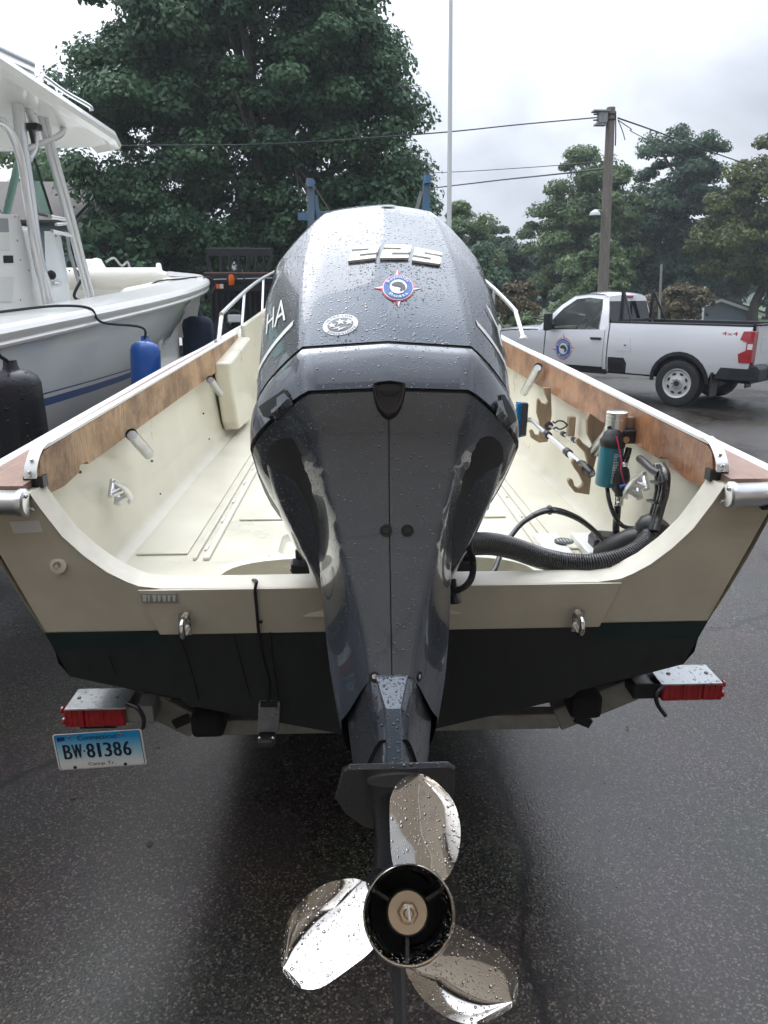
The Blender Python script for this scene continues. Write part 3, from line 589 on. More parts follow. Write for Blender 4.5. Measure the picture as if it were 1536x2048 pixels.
# interior
FZ = 1.075
def inr(y): return .885 if y < 3.6 else max(.02, .885 * (1 - ((y - 3.6) / 3.2) ** 2))
def boardtop(y): return 1.558 + .036 * y
def boardbot(y): return 1.445 + .026 * y
for s_ in (-1, 1):
    rows = []
    for y in [TH, .3, .7, 1.2, 1.8, 2.4, 3, 3.5, 4, 4.6, 5.2]:
        x = inr(y); t = boardbot(y) + .05 if y < 3.45 else st(y)[1] - .002
        rows.append([(s_ * (x + .035), y, t), (s_ * (x + .03), y, 1.30), (s_ * (x + .02), y, FZ + .06), (s_ * (x + .005), y, FZ + .018), (s_ * (x - .03), y, FZ)])
    MB().loft(rows, closed=False).build('inner_side', M_cream, boat, smooth=50)
    # rounded return between transom post and the side
    rows = [[tp(s_ * (x if i < 8 else .55), z, TH + .004) for i, (x, z) in enumerate(cut[:9])], [(s_ * (.915 if i < 5 else max(.6, .9 - (i - 4) * .07)), TH + .05, max(FZ, z - .02 * i)) for i, (x, z) in enumerate(cut[:9])]]
    MB().loft(rows, closed=False).build('corner_return', M_cream, boat, smooth=60)
    # gunwale covering board, rub rail, trim
    rows = []
    for y in [ty(1.485) + .01, .5, 1, 1.6, 2.2, 2.8, 3.4, 4, 4.6, 5.2, 5.8, 6.3]:
        v = st(max(0, y)); xi = inr(max(0, y)) + .02
        rows.append([(s_ * xi, y, v[1] + .004), (s_ * (v[0] - .005), y, v[1] + .004), (s_ * (v[0] - .005), y, v[1] - .02), (s_ * xi, y, v[1] - .02)])
    MB().loft(rows[:7], True, True, True).build('covering_board', M_teak, boat, smooth=30)
    MB().loft(rows[6:], True, True, True).build('bow_deck', M_cream, boat, smooth=30)
    pts = [(s_ * (st(max(0, y))[0] + .012), y, st(max(0, y))[1] - .008) for y in [-.06, .4, .8, 1.4, 2, 2.6, 3.2, 3.8, 4.4, 5, 5.6, 6.2]]
    MB().tube(crv(pts, 3), .021, 8).build('rub_rail', M_whitetrim, boat, smooth=60)
    pts = [(s_ * (st(max(0, y))[0] + .014), y, st(max(0, y))[1] - .042) for y in [-.06, .4, .8, 1.4, 2, 2.6, 3.2, 3.8, 4.4, 5, 5.6, 6.2]]
    MB().tube(crv(pts, 3), .018, 8).build('rub_rail_insert', M_black, boat, smooth=60)
    # wooden coaming board with rounded aft end, notch beneath, and white cap strip
    ys = [.0, .012, .04, .09, .2, .5, .9, 1.4, 2, 2.6, 3.1, 3.40]; yb = 3.44 if s_ < 0 else 3.3
    top = [(y, boardtop(y) - (.055 if i == 0 else .018 if i == 1 else .004 if i == 2 else 0)) for i, y in enumerate(ys)]
    bot = [(3.43, boardbot(3.4) + .03), (3.40, boardbot(3.4))] + [(y, boardbot(y)) for y in (2.6, 1.8, 1.0, .52, .34)] + [(.33, boardbot(.3) + .012), (.27, boardbot(.27) + .014), (.26, boardbot(.26) - .004), (.14, boardbot(.14) - .012), (.0, boardbot(0) - .0)]
    poly = [(s_ * .882, y, z) for y, z in top + bot]
    MB().prism(poly, (s_ * .022, 0, 0)).build('coaming_board', M_boardL if s_ < 0 else M_boardR, boat, smooth=0, bevel=.003)
    pts = [(s_ * .893, y, boardtop(y) + .004) for y in ys[2:]]
    MB().loft([[(p[0] - .012, p[1], p[2] - .002), (p[0] + .012, p[1], p[2] - .002), (p[0] + .012, p[1], p[2] + .006), (p[0] - .012, p[1], p[2] + .006)] for p in pts], True, True, True).build('coaming_trim', M_whitetrim, boat, smooth=20)
    zc = [Vector((s_ * .895, .075, boardtop(.05) + .012)), Vector((s_ * .895, .02, boardtop(0) + .002)), Vector((s_ * .897, -.018, boardtop(0) - .035)), Vector((s_ * .897, -.026, 1.50))]
    mb = MB(); z5 = crv(zc, 4); mb.loft([[p + Vector((-.016, 0, 0)), p + Vector((.016, 0, 0)), p + Vector((.016, .006, .004)), p + Vector((-.016, .006, .004))] for p in z5], True, True, True)
    br = mb.build('coaming_end_bracket', M_whitetrim if s_ < 0 else M_alu, boat, smooth=30)
    for k in (6, 9, 11): MB().ball(z5[k] + Vector((0, -.004, 0)), .005, 8, 5).build('screw', M_chrome, br)
    MB().box((s_ * .9, .01, 1.485), (.05, .03, .03)).build('rubber_block', M_rubber, boat)
    # cast corner cap at the end of the gunwale with rail running outboard
    c0 = Vector((s_ * .885, -.083, 1.452))
    prof = [(.0, 0), (.030, 0), (.036, .005), (.036, .018), (.031, .026), (.031, .098), (.028, .106), (0, .106)]
    cc_ = MB().lathe(prof, c0, (s_, 0, .02), 24, False).build('corner_casting', M_alu, boat, smooth=40)
    for dx, dz, dy in ((-.003, .02, -.012), (-.003, -.02, .012), (.1, .012, -.033)): MB().ball(c0 + Vector((s_ * dx, dy, dz)), .0055, 8, 5).build('screw', M_chrome, cc_)
    MB().tube([c0 + Vector((s_ * .10, 0, .008)), c0 + Vector((s_ * .20, .01, .012))], .022, 10).build('end_rail', M_whitetrim, boat, smooth=60)
    MB().tube([c0 + Vector((s_ * .10, 0, -.020)), c0 + Vector((s_ * .20, .01, -.018))], .021, 10).build('end_rail_insert', M_black, boat, smooth=60)
    # stern cleat on the inner side
    q = P(228, 985, 0, -.885) if s_ < 0 else P(1285, 972, 0, .885)
    dr = (P(250, 1015, 0, -.88) - P(203, 950, 0, -.88)) if s_ < 0 else (P(1252, 1010, 0, .88) - P(1303, 940, 0, .88)); dr.normalize(); dr *= .085
    nrm = Vector((-s_, 0, 0))
    mb = MB(); mb.tube([q - dr + nrm * .026, q - dr * .55 + nrm * .042, q + nrm * .044, q + dr * .55 + nrm * .042, q + dr + nrm * .026], [.006, .010, .012, .010, .006], 10)
    for k in (-.38, .38):
        side = dr.cross(nrm).normalized()
        mb.tube([q + dr * k * .8 + nrm * .04, q + dr * k + side * .022 + nrm * .003], [.011, .013], 8); mb.tube([q + dr * k * .8 + nrm * .04, q + dr * k - side * .022 + nrm * .003], [.011, .013], 8)
        mb.tube([q + dr * k - side * .03 + nrm * .004, q + dr * k + side * .03 + nrm * .004], [.012, .012], 8)
    mb.build('cleat', M_alu, boat, smooth=50)
    # angled rod-holder tubes hanging under the coaming board
    for a, b_, xx in (([(271, 878), (297, 908), -.845] if s_ < 0 else [(1215, 868), (1180, 912), .85]), ([(424, 764), (440, 786), -.845] if s_ < 0 else [(1072, 742), (1048, 785), .845])):
        p0, p1 = P(*a, 0, xx), P(*b_, 0, xx); d = (p1 - p0).normalized(); p0 = p0 - d * .05
        h_ = MB().tube([p0, p1], .021, 18, False).tube([p0 + d * .01, p1 - d * .004], .0175, 18, True).build('rod_holder', M_tube, boat, smooth=50)
    # eye bolt low on the transom
    q = P(371, 1247, 1, -.01) if s_ < 0 else P(1155, 1241, 1, -.01)
    e_ = MB().prism([q + Vector((x, -.0, z)) for x, z in ((-.017, -.032), (.017, -.032), (.017, .03), (.008, .037), (-.008, .037), (-.017, .03))], (0, -.006, 0)).build('eye_plate', M_chrome, boat, smooth=0)
    MB().tube(crv([q + Vector((0, -.004, .022)), q + Vector((.0, -.034, .018)), q + Vector((0, -.046, -.004)), q + Vector((0, -.034, -.024)), q + Vector((0, -.004, -.026))], 5), .0085, 10).build('eye_ring', M_chrome, e_, smooth=60)
    # bow rail
    if s_ < 0:
        rp = [P(437, 684, 0, -.95), P(443, 633, 0, -.955), P(447, 624, 0, -.955), P(490, 583, 0, -.955), P(520, 560, 0, -.955), P(552, 542, 0, -.94)]; posts = [(P(483, 664, 0, -.955), P(489, 586, 0, -.955)), (P(524, 640, 0, -.94), P(527, 556, 0, -.95))]
    else:
        rp = [P(1047, 677, 0, .98), P(1033, 630, 0, .985), P(1029, 620, 0, .985), P(1000, 589, 0, .985), P(975, 566, 0, .97), P(950, 548, 0, .95)]; posts = [(P(985, 655, 0, .98), P(988, 578, 0, .975))]
    rl = MB().tube(crv(rp, 6), .0145, 10).build('bow_rail', M_alu, boat, smooth=60)
    for a, b_ in posts: MB().tube([a, b_], .011, 10).lathe([(.026, 0), (.026, .008), (.014, .02)], a, (0, 0, 1), 12).build('rail_post', M_alu, rl, smooth=50)
    MB().lathe([(.028, 0), (.028, .008), (.016, .024)], rp[0] - Vector((0, 0, .004)), (0, 0, 1), 12).build('rail_foot', M_alu, rl, smooth=50)
    # tall locker inside the port side
    if s_ > 0: continue
    mb = MB(); mb.prism([(s_ * .90, 2.50, 1.56), (s_ * .90, 2.66, FZ + .11), (s_ * .90, 2.72, FZ + .05), (s_ * .90, 3.2, FZ + .03), (s_ * .90, 3.44, 1.66)], (-s_ * .10, .02, 0)); mb.build('side_locker', M_cream, boat, smooth=0, bevel=.02, seg=3)
# bow bulkheads and forward deck
rows = [[(-inr(5.2) - .02, 5.2, FZ - .01), (inr(5.2) + .02, 5.2, FZ - .01)], [(-inr(5.2) - .02, 5.2, 1.72), (inr(5.2) + .02, 5.2, 1.72)]]
MB().loft(rows, closed=False).build('bow_bulkhead', M_cream, boat, smooth=0)
for s_ in (-1, 1):
    MB().prism([(s_ * .87, 3.46, FZ), (s_ * .87, 3.46, 1.74), (s_ * .87, 5.15, 1.84), (s_ * .87, 5.15, FZ)], (-s_ * .035, 0, 0)).build('bow_side_panel', M_cream, boat, smooth=0, bevel=.012, seg=2)
M_brownedge = M_teak
MB().box((-.80, 4.9, 1.62), (.10, .03, .30)).build('wood_end_post', M_teak, boat, smooth=0, bevel=.004)
# floor: sole with an oval motor well by the transom, raised panels, ridges, hatch with dark drain plate
def floor_sole():
    mb = MB(); n = 40; ov = []; wellc = Vector((.0, .235, 0)); a_, b_ = .50, .205
    for i in range(n):
        t = 2 * math.pi * i / n; c_, s2 = math.cos(t), math.sin(t)
        ov.append(Vector((wellc.x + a_ * math.copysign(abs(c_) ** .55, c_), wellc.y + b_ * math.copysign(abs(s2) ** .7, s2), FZ + .002)))
    rec = []
    for i in range(n):
        t = 2 * math.pi * i / n; c_, s2 = math.cos(t), math.sin(t); k = 1 / max(abs(c_), abs(s2)); rec.append(Vector((.90 * c_ * k, .235 + (.14 if s2 < 0 else .265) * s2 * k, FZ)))
    lip = [p + Vector((0, 0, .032)) + (p - wellc - Vector((0, 0, FZ))).normalized() * .035 for p in ov]
    low = [wellc + (p - wellc) * .93 for p in ov]
    for p in low: p.z = FZ - .11
    mb.loft([rec, [p + (p - wellc).normalized() * .0 + Vector((0, 0, -.02)) for p in lip], lip, [p + Vector((0, 0, .027)) for p in ov], ov, low], True, False, True)
    mb.add([(-.90, .5, FZ), (.90, .5, FZ), (.90, 5.2, FZ), (-.90, 5.2, FZ)], [(0, 1, 2, 3)])
    return mb.build('floor', M_cream, boat, smooth=40)
fl = floor_sole()
for s_ in (-1, 1):
    MB().prism([(s_ * .66, .56, FZ + .001), (s_ * .84, .56, FZ + .001), (s_ * .85, 5.0, FZ + .001), (s_ * .66, 5.0, FZ + .001)], (0, 0, .007)).build('floor_panel', M_cream, boat, smooth=0, bevel=.004)
    for xx, ww in ((.585, .022), (.625, .012)):
        MB().box((s_ * xx, 2.75, FZ + .006), (ww, 4.5, .012)).build('floor_ridge', M_creamdirty, boat, smooth=0, bevel=.004)
    # stained seam patches along the ridges
    mb = MB(); rr = random.Random(4 + s_)
    for k in range(14): mb.box((s_ * .605, .6 + k * .3 + rr.random() * .1, FZ + .0035), (.010, .05, .006))
    stuff(mb.build('seam_caulk', M_whitetrim, boat, smooth=0))
for (y0, y1) in ((.95, 1.95), (2.02, 3.1), (3.16, 4.4)):
    MB().prism([(-.54, y0, FZ + .001), (.54, y0, FZ + .001), (.54, y1, FZ + .001), (-.54, y1, FZ + .001)], (0, 0, .008)).build('floor_panel', M_cream, boat, smooth=0, bevel=.005)
# drain hatch left of the motor
hq = P(610, 1088, 2, FZ + .03)
def rrect(cx, cy, a, b, r, z, n=5):
    o = []
    for qx, qy, a0 in ((1, 1, 0), (-1, 1, 90), (-1, -1, 180), (1, -1, 270)):
        for i in range(n + 1):
            t = R(a0 + 90 * i / n); o.append(Vector((cx + qx * (a - r) + r * math.cos(t), cy + qy * (b - r) + r * math.sin(t), z)))
    return o
hx, hy = hq.x + .035, hq.y
hf = MB().loft([rrect(hx, hy, .16, .15, .05, FZ), rrect(hx, hy, .152, .142, .05, FZ + .030), rrect(hx, hy, .122, .112, .04, FZ + .032), rrect(hx, hy, .11, .10, .035, FZ + .010), rrect(hx, hy, .105, .095, .03, FZ + .008)], True, False, True).build('drain_hatch', M_cream, boat, smooth=50)
MB().loft([rrect(hx + .02, hy, .08, .075, .03, FZ + .0085), rrect(hx + .02, hy, .078, .073, .03, FZ + .0095)], True, True, True).build('drain_shade', mat('shaded_drain', (.10, .085, .05), .7), hf, smooth=0)  # solid plate in place of the hole, its shade put into the colour
# white hatches on the starboard side by the transom
for (pa, pb_) in (((1075, 1082), (1150, 1108)), ((1152, 1080), (1222, 1106))):
    a, b_ = P(*pa, 2, FZ + .03), P(*pb_, 2, FZ + .03); x0, x1 = min(a.x, b_.x), max(a.x, b_.x)
    hh = MB().box(((x0 + x1) / 2, .55, FZ + .018), ((x1 - x0) - .004, .22, .03)).build('white_hatch', M_hatch, boat, smooth=0, bevel=.006)
q = P(1128, 1083, 2, FZ + .037); mb = MB()
mb.lathe([(.0, .0), (.034, 0), (.034, .003), (0, .003)], q, (0, 0, 1), 20, False)
vt = mb.build('vent_emblem', M_stickD, boat)
mb = MB()
for k in range(-2, 3): mb.box(q + Vector((k * .011, 0, .0045)), (.005, .045 - abs(k) * .008, .003))
mb.build('vent_slot', M_galv, vt)
# screws and little holes scattered on the liner
mb = MB()
for px, py in ((304, 922), (407, 827), (418, 878), (320, 988), (428, 982), (160, 944)): mb.ball(P(px, py, 0, -.905), .0055, 6, 5)
for px, py in ((1112, 1052), (1130, 1090), (1080, 1030), (1330, 1000)): mb.ball(P(px, py, 0, .9), .0055, 6, 5)
stuff(mb.build('screw_head', M_stickD, boat))
# transom marks: blank sticker, worn capacity plate, through-hull fitting
def tq(px, py, off=-.003):
    q = P(px, py, 1, 0)
    for _ in range(4): q = P(px, py, 1, ty(q.z) + off)
    return q
MB().prism([tq(18, 1043), tq(78, 1041), tq(86, 1064), tq(28, 1067)], (0, .002, 0)).build('blank_sticker', M_stickW, boat, smooth=0)
cp = MB().prism([tq(281, 1188, -.0155), tq(355, 1189, -.0155), tq(356, 1205, -.0155), tq(284, 1205, -.0155)], (0, .002, 0)).build('capacity_plate', M_galvd, boat, smooth=0)
mb = MB(); rr = random.Random(2)
for k in range(7):
    x0 = 285 + k * 10; mb.prism([tq(x0, 1191, -.0165), tq(x0 + rr.uniform(4, 8), 1191, -.0165), tq(x0 + rr.uniform(4, 8), 1203, -.0165), tq(x0 + 1, 1203, -.0165)], (0, .0008, 0))
stuff(mb.build('worn_print', M_stickW, cp, smooth=0))
q = tq(117, 1131); dfit = MB().lathe([(.022, -.004), (.022, .004), (.012, .008), (.010, .002), (0, .002)], q, (0, -1, .22), 16, False).build('drain_fitting', M_creamdirty, boat)
MB().lathe([(.005, .0), (.005, .012), (0, .012)], q, (0, -1, .22), 8, False).build('drain_screw', M_bronze, dfit)
# long dark drips and scratches down the black bottom
mb = MB()
for pts in ([(360, 1275), (380, 1330), (397, 1400)], [(468, 1272), (482, 1325), (500, 1395)], [(218, 1310), (232, 1350)]):
    mb.tube([tq(x, y, -.012) for x, y in pts], .0022, 5)
stuff(mb.build('drip_streak', M_deepblack, boat))
# transducer with its cable on the transom
td = thing('transducer', 'small grey transducer on bracket hanging below the transom left of the motor', 'transducer', tq(535, 1440, -.03))
q = tq(535, 1410, -.014)
MB().prism([tq(517, 1408, -.03), tq(560, 1408, -.03), tq(557, 1465, -.03), tq(515, 1465, -.03)], (0, .025, 0)).build('bracket', M_galv, td, smooth=0, bevel=.004)
MB().box(tq(538, 1408, -.036), (.05, .012, .014)).build('bracket_slot', M_deepblack, td, smooth=0)
q = tq(533, 1480, -.045); MB().box(q, (.055, .07, .030), Matrix.Rotation(R(-12), 3, 'X')).build('sensor_body', M_rubberw, td, smooth=0, bevel=.009)
for px in (519, 546): MB().ball(tq(px, 1476, -.085), .0055, 8, 6).build('screw', M_chrome, td)
cb = MB().tube(crv([tq(506, 1160, .05), P(513, 1163, 1, -.016), tq(510, 1182, -.018), tq(513, 1215, -.018), tq(517, 1262, -.017), tq(524, 1310, -.015), tq(537, 1360, -.014), tq(535, 1405, -.02)], 6), .0045, 8).build('transducer_cable', M_rubber, td, smooth=60)
MB().box(tq(520, 1244, -.018), (.014, .006, .006)).build('cable_clip', M_black, td)
MB().tube(crv([tq(540, 1265, -.014), tq(545, 1320, -.014), tq(552, 1370, -.014), tq(556, 1410, -.018)], 6), .003, 6).build('transducer_cable', M_rubber, td, smooth=60)

# ------------------------------------------------------------------ outboard motor, tilted up
PIV = Vector((0, -.05, 1.21)); TH_ = R(42)
def E(x, a, u):   # motor frame: a aft, u up the driveshaft -> world
    A = a * math.cos(TH_) - u * math.sin(TH_); U = a * math.sin(TH_) + u * math.cos(TH_)
    return Vector((x, PIV.y - A, PIV.z + U))
def En(x, a, u): return E(x, a, u) - E(0, 0, 0)
eng = thing('outboard_motor', 'tilted dark grey outboard motor with 225 numerals and steel propeller on boat transom', 'outboard motor', PIV)
# u, panel half width p, rear a, half width W, side-start a, front a, v slope, crest drop k
COWL = [(.315, .180, .612, .305, .37, -.20, .10, 0), (.36, .178, .608, .305, .37, -.20, .10, 0), (.45, .176, .592, .303, .37, -.2, .10, 0), (.56, .172, .566, .301, .365, -.19, .10, .05), (.66, .166, .540, .296, .355, -.17, .10, .12), (.74, .160, .515, .287, .34, -.15, .09, .3), (.80, .156, .494, .284, .33, -.12, .08, .42), (.85, .150, .476, .276, .31, -.1, .07, .62), (.892, .140, .452, .260, .29, -.1, .06, .88)]
MIDC = [(0.2, 0.168, 0.606, 0.3143, 0.36, -0.2, 0.06, 0), (0.25, 0.172, 0.618, 0.3162, 0.37, -0.2, 0.06, 0), (0.285, 0.176, 0.622, 0.3134, 0.37, -0.2, 0.08, 0), (0.308, 0.179, 0.614, 0.306, 0.37, -0.2, 0.1, 0)]
APR = [(0.197, 0.166, 0.603, 0.309, 0.35, -0.06, 0.06, 0), (0.16, 0.16, 0.57, 0.285, 0.33, -0.06, 0.06, 0), (0.12, 0.15, 0.53, 0.235, 0.28, -0.06, 0.06, 0), (0.08, 0.14, 0.5, 0.196, 0.23, -0.06, 0.06, 0), (0.03, 0.126, 0.47, 0.168, 0.2, -0.06, 0.06, 0), (-0.06, 0.102, 0.424, 0.155, 0.19, -0.06, 0.08, 0), (-0.14, 0.08, 0.395, 0.146, 0.185, -0.06, 0.1, 0), (-0.22, 0.058, 0.366, 0.134, 0.175, -0.05, 0.14, 0), (-0.29, 0.046, 0.342, 0.118, 0.165, -0.04, 0.2, 0), (-0.325, 0.042, 0.332, 0.108, 0.16, -0.03, 0.22, 0)]
PAN = [(0.195, 0.16, 0.52, 0.2862, 0.38, -0.2, 0.05, 0), (0.12, 0.14, 0.42, 0.261, 0.3, -0.2, 0.05, 0), (0.05, 0.12, 0.3, 0.2205, 0.22, -0.18, 0.05, 0), (-0.02, 0.1, 0.2, 0.171, 0.13, -0.14, 0.05, 0), (-0.05, 0.08, 0.15, 0.126, 0.1, -0.1, 0.05, 0)]
def rear(x, r, flare=0):
    p, ar, W_, as_, af, vs, k = r; x = abs(x)
    t = max(0, min(1, (x - p) / (W_ - p))); g = .66 * t + .34 * (1 - math.sqrt(max(0, 1 - t * t)))
    if flare: q = t * t * (3 - 2 * t); g += (.55 * t + .45 * q - g) * min(1, flare)
    b = ar - vs * min(x, p); return b - (b - as_) * g
def half_ring(u, r, s_, nx=18, ns=10, inset=0, x0=0, skew=0, flare=0):
    p, ar, W_, as_, af, vs, k = r; o = []
    for i in range(nx):
        x = W_ * (1 - (1 - i / nx) ** 1.5); x = max(x, x0)
        o.append((x, rear(x, r, flare)))
    for i in range(ns + 1):
        f = math.pi / 2 * i / ns; o.append((max(x0, W_ * math.cos(f) ** .45 if i < ns else x0), as_ - (as_ - af) * math.sin(f) ** .8))
    return [E(s_ * (x - inset * min(1, x / .1)), a - inset * (1 if a > as_ - .1 else 0), u - k * x * x - (.06 * k * max(0, (as_ - a))) - skew * max(0, ar - a)) for x, a in o]
def full_ring(u, r, inset=0, skew=0, flare=0):
    a = half_ring(u, r, 1, inset=inset, skew=skew, flare=flare); b = half_ring(u, r, -1, inset=inset, skew=skew, flare=flare); return a + list(reversed(b[1:-1]))
def shell(tbl, us, inset=0, skew=0, flare=0): return [full_ring(u, interp(tbl, u), inset, skew if not callable(skew) else skew(u), flare) for u in us]
def lin(a, b, n): return [a + (b - a) * i / n for i in range(n + 1)]
rings = shell(COWL, lin(.318, .892, 30))
r0 = interp(COWL, .892)
for sc_, du in ((.96, .010), (.88, .018), (.75, .025), (.5, .032), (.25, .035), (.05, .036)):   # domed crown
    p, ar, W_, as_, af, vs, k = r0; ca = .16
    rings.append(full_ring(.892 + du, (p * sc_, ca + (ar - ca) * sc_, W_ * sc_, ca + (as_ - ca) * sc_, ca + (af - ca) * sc_, vs, k)))
cowl = MB().loft(rings, True, True, True).build('upper_cowl', M_paint, eng, smooth=50)
MB().loft(shell(MIDC, [.302, .306, .310, .314, .3165, .3205], .0045), True, True, True).build('cowl_seal', M_deepblack, eng, smooth=50)
midc = MB().loft(shell(MIDC, lin(.204, .3085, 10)), True, True, True).build('middle_cowl', M_paintlow, eng, smooth=50)
MB().loft(shell(APR, [.19, .20], .004) + shell(MIDC, [.207], .006), True, True, True).build('cowl_seal', M_deepblack, eng, smooth=50)
MB().loft(shell(APR, lin(-.318, .19, 14), .006), True, True, True).build('inner_housing', M_deepblack, eng, smooth=50)
MB().loft(shell(PAN, lin(-.05, .193, 10)), True, True, True).build('cowl_pan', M_paintlow, eng, smooth=50)
covers = []
for s_ in (-1, 1):
    hr = [half_ring(u, interp(APR, u), s_, x0=.0012, skew=.34 * max(0, min(1, (.0 - u) / .3)), flare=1 if u < .16 else (.197 - u) / .04) for u in lin(-.322, .197, 40)]
    covers.append(MB().loft(hr, False).build('lower_cover', M_paintlow, eng, smooth=45))
BV = bvh_of(cowl, midc, *covers)
def ellipse(cx, cy, a, b, rot=0, n=36, a0=0, a1=360):
    o = []
    for i in range(n + (0 if a1 - a0 >= 360 else 1)):
        t = R(a0 + (a1 - a0) * i / n); x, y = a * math.cos(t), b * math.sin(t); c_, s2 = math.cos(R(rot)), math.sin(R(rot)); o.append((cx + x * c_ - y * s2, cy + x * s2 + y * c_))
    return o
def ringquads(cx, cy, a0, b0, a1, b1, rot=0, n=40):
    A_, B_ = ellipse(cx, cy, a0, b0, rot, n), ellipse(cx, cy, a1, b1, rot, n); return [[A_[i], A_[(i + 1) % n], B_[(i + 1) % n], B_[i]] for i in range(n)]
# raised 225 numerals
TWO = [(0, .76), (0, .96), (.05, 1), (.93, 1), (1, .93), (1, .46), (.93, .40), (.37, .40), (.37, .235), (1, .235), (1, 0), (0, 0), (0, .55), (.08, .62), (.63, .62), (.63, .76)]
FIVE = [(0, 1), (1, 1), (1, .76), (.37, .76), (.37, .62), (.93, .62), (1, .55), (1, .08), (.93, 0), (0, 0), (0, .235), (.63, .235), (.63, .40), (0, .40)]
def cell(c):
    TL, TR, BR, BL = [(640 + .15625 * x, 480 + .15625 * y) for x, y in c]
    return lambda u, v: tuple((BL[i] * (1 - u) + BR[i] * u) * (1 - v) + (TL[i] * (1 - u) + TR[i] * u) * v for i in (0, 1))
for g, c in ((TWO, [(432, 104), (770, 90), (712, 258), (362, 298)]), (TWO, [(828, 84), (1172, 96), (1128, 258), (770, 260)]), (FIVE, [(1212, 122), (1560, 190), (1540, 340), (1176, 288)])):
    f = cell(c); decal('numeral', M_letter, [[f(u, v) for u, v in g]], .0055, .001, cowl)
# compass badge of the boat yard
def badge(cx, cy, a, b, parent, bv=None, th=.0006, detail=True, rot=0):
    e0 = .0008
    def pt(x, y):
        c_, s2 = math.cos(R(rot)), math.sin(R(rot)); return (cx + a * x * c_ - b * y * s2, cy + a * x * s2 + b * y * c_)
    bd = decal('dealer_badge', M_stickR, [[pt(x, y) for x, y in ellipse(0, 0, 1, 1, 0, 36)]], th, e0, parent, bv)
    for p in ([(-.16, -.95), (0, -1.42), (0, -.95)], [(0, .95), (0, 1.42), (.16, .95)], [(-.95, -.14), (-1.48, 0), (-.95, 0)], [(.95, 0), (1.48, 0), (.95, .14)]): decal('badge_point', M_stickW, [[pt(*q) for q in p]], th, e0, parent, bv)
    for p in ([(0, -.95), (0, -1.42), (.16, -.95)], [(-.16, .95), (0, 1.42), (0, .95)], [(-.95, 0), (-1.48, 0), (-.95, .14)], [(.95, -.14), (1.48, 0), (.95, 0)]): decal('badge_point', M_stickR, [[pt(*q) for q in p]], th, e0, parent, bv)
    k = 2.2 * th
    decal('badge_ring', M_stickW, [[pt(x, y) for x, y in ellipse(0, 0, .93, .93)]], th, e0 + k, parent, bv)
    decal('badge_ring', M_stickB, [[pt(x, y) for x, y in ellipse(0, 0, .87, .87)]], th, e0 + 2 * k, parent, bv)
    decal('badge_disc', M_stickW, [[pt(x, y) for x, y in ellipse(0, 0, .52, .52)]], th, e0 + 3 * k, parent, bv)
    fish = [(-.42, -.12), (-.28, -.26), (-.05, -.33), (.2, -.28), (.38, -.08), (.44, .14), (.36, .34), (.26, .22), (.2, .36), (.08, .30), (.16, .12), (.02, .02), (-.12, .0), (-.26, -.02)]
    decal('badge_fish', M_stickD, [[pt(x, y) for x, y in fish]], th, e0 + 4 * k, parent, bv)
    for txt, up_, span in (("Reynolds'", True, 132), ('Boats', False, 92)):
        vs, fs = text2d(txt, 1.0, 1.08); xs = [v[0] for v in vs]; hw = max(xs) - min(xs); mx_ = (max(xs) + min(xs)) / 2; mb = MB(); out = []
        for x, y in vs:
            t = R((x - mx_) / hw * span); rr = (.60 + y * .30) if up_ else (.82 - y * .30)
            q_ = pt(rr * math.sin(t), -rr * math.cos(t) if up_ else rr * math.cos(t)); out.append(hit(*q_, 0, bv or BV))
        if all(o[0] is not None for o in out):
            mb.v = [l + n * (e0 + 4.6 * k) for l, n in out]; mb.f = [tuple(f) for f in fs]; mb.build('badge_text', M_stickW, parent, smooth=0, fix=False)
badge(796, 577, 33, 27, cowl)
# oval emission label with three stars
def star(cx, cy, r, rot=0, asp=.62): return [(cx + (r if i % 2 == 0 else r * .42) * math.sin(R(36 * i + rot)), cy - asp * (r if i % 2 == 0 else r * .42) * math.cos(R(36 * i + rot))) for i in range(10)]
decal('emission_label', M_stickW, [ellipse(681, 650.5, 36, 20.5, -11)], .0006, .0008, cowl)
decal('label_centre', M_stickG, [ellipse(681, 650.5, 26, 13, -11)], .0006, .0020, cowl)
for q in (star(664, 653, 10, -8), star(681, 646, 11, -8), star(698, 646, 10, -8)): decal('label_star', M_stickW, [q], .0005, .0032, cowl)
decal('label_star', M_stickW, [[(662, 661), (680, 655), (678, 659), (696, 655), (676, 664), (678, 659)]], .0005, .0032, cowl)
for txt, up_, span in (('ULTRA-LOW', True, 120), ('EMISSION', False, 120)):
    vs, fs = text2d(txt, 1.0, 1.1); xs = [v[0] for v in vs]; hw = max(xs) - min(xs); mx_ = (max(xs) + min(xs)) / 2; mb = MB(); out = []
    for x, y in vs:
        t = R((x - mx_) / hw * span); rr = (.78 + y * .22) if up_ else (.95 - y * .22); X, Y = 36 * rr * math.sin(t), 20.5 * rr * (-math.cos(t) if up_ else math.cos(t))
        c_, s2 = math.cos(R(-11)), math.sin(R(-11)); out.append(hit(681 + X * c_ - Y * s2, 650.5 + X * s2 + Y * c_, 0, BV))
    if all(o[0] is not None for o in out): mb.v = [l + n * .0020 for l, n in out]; mb.f = [tuple(f) for f in fs]; mb.build('label_text', M_stickD, cowl, smooth=0, fix=False)
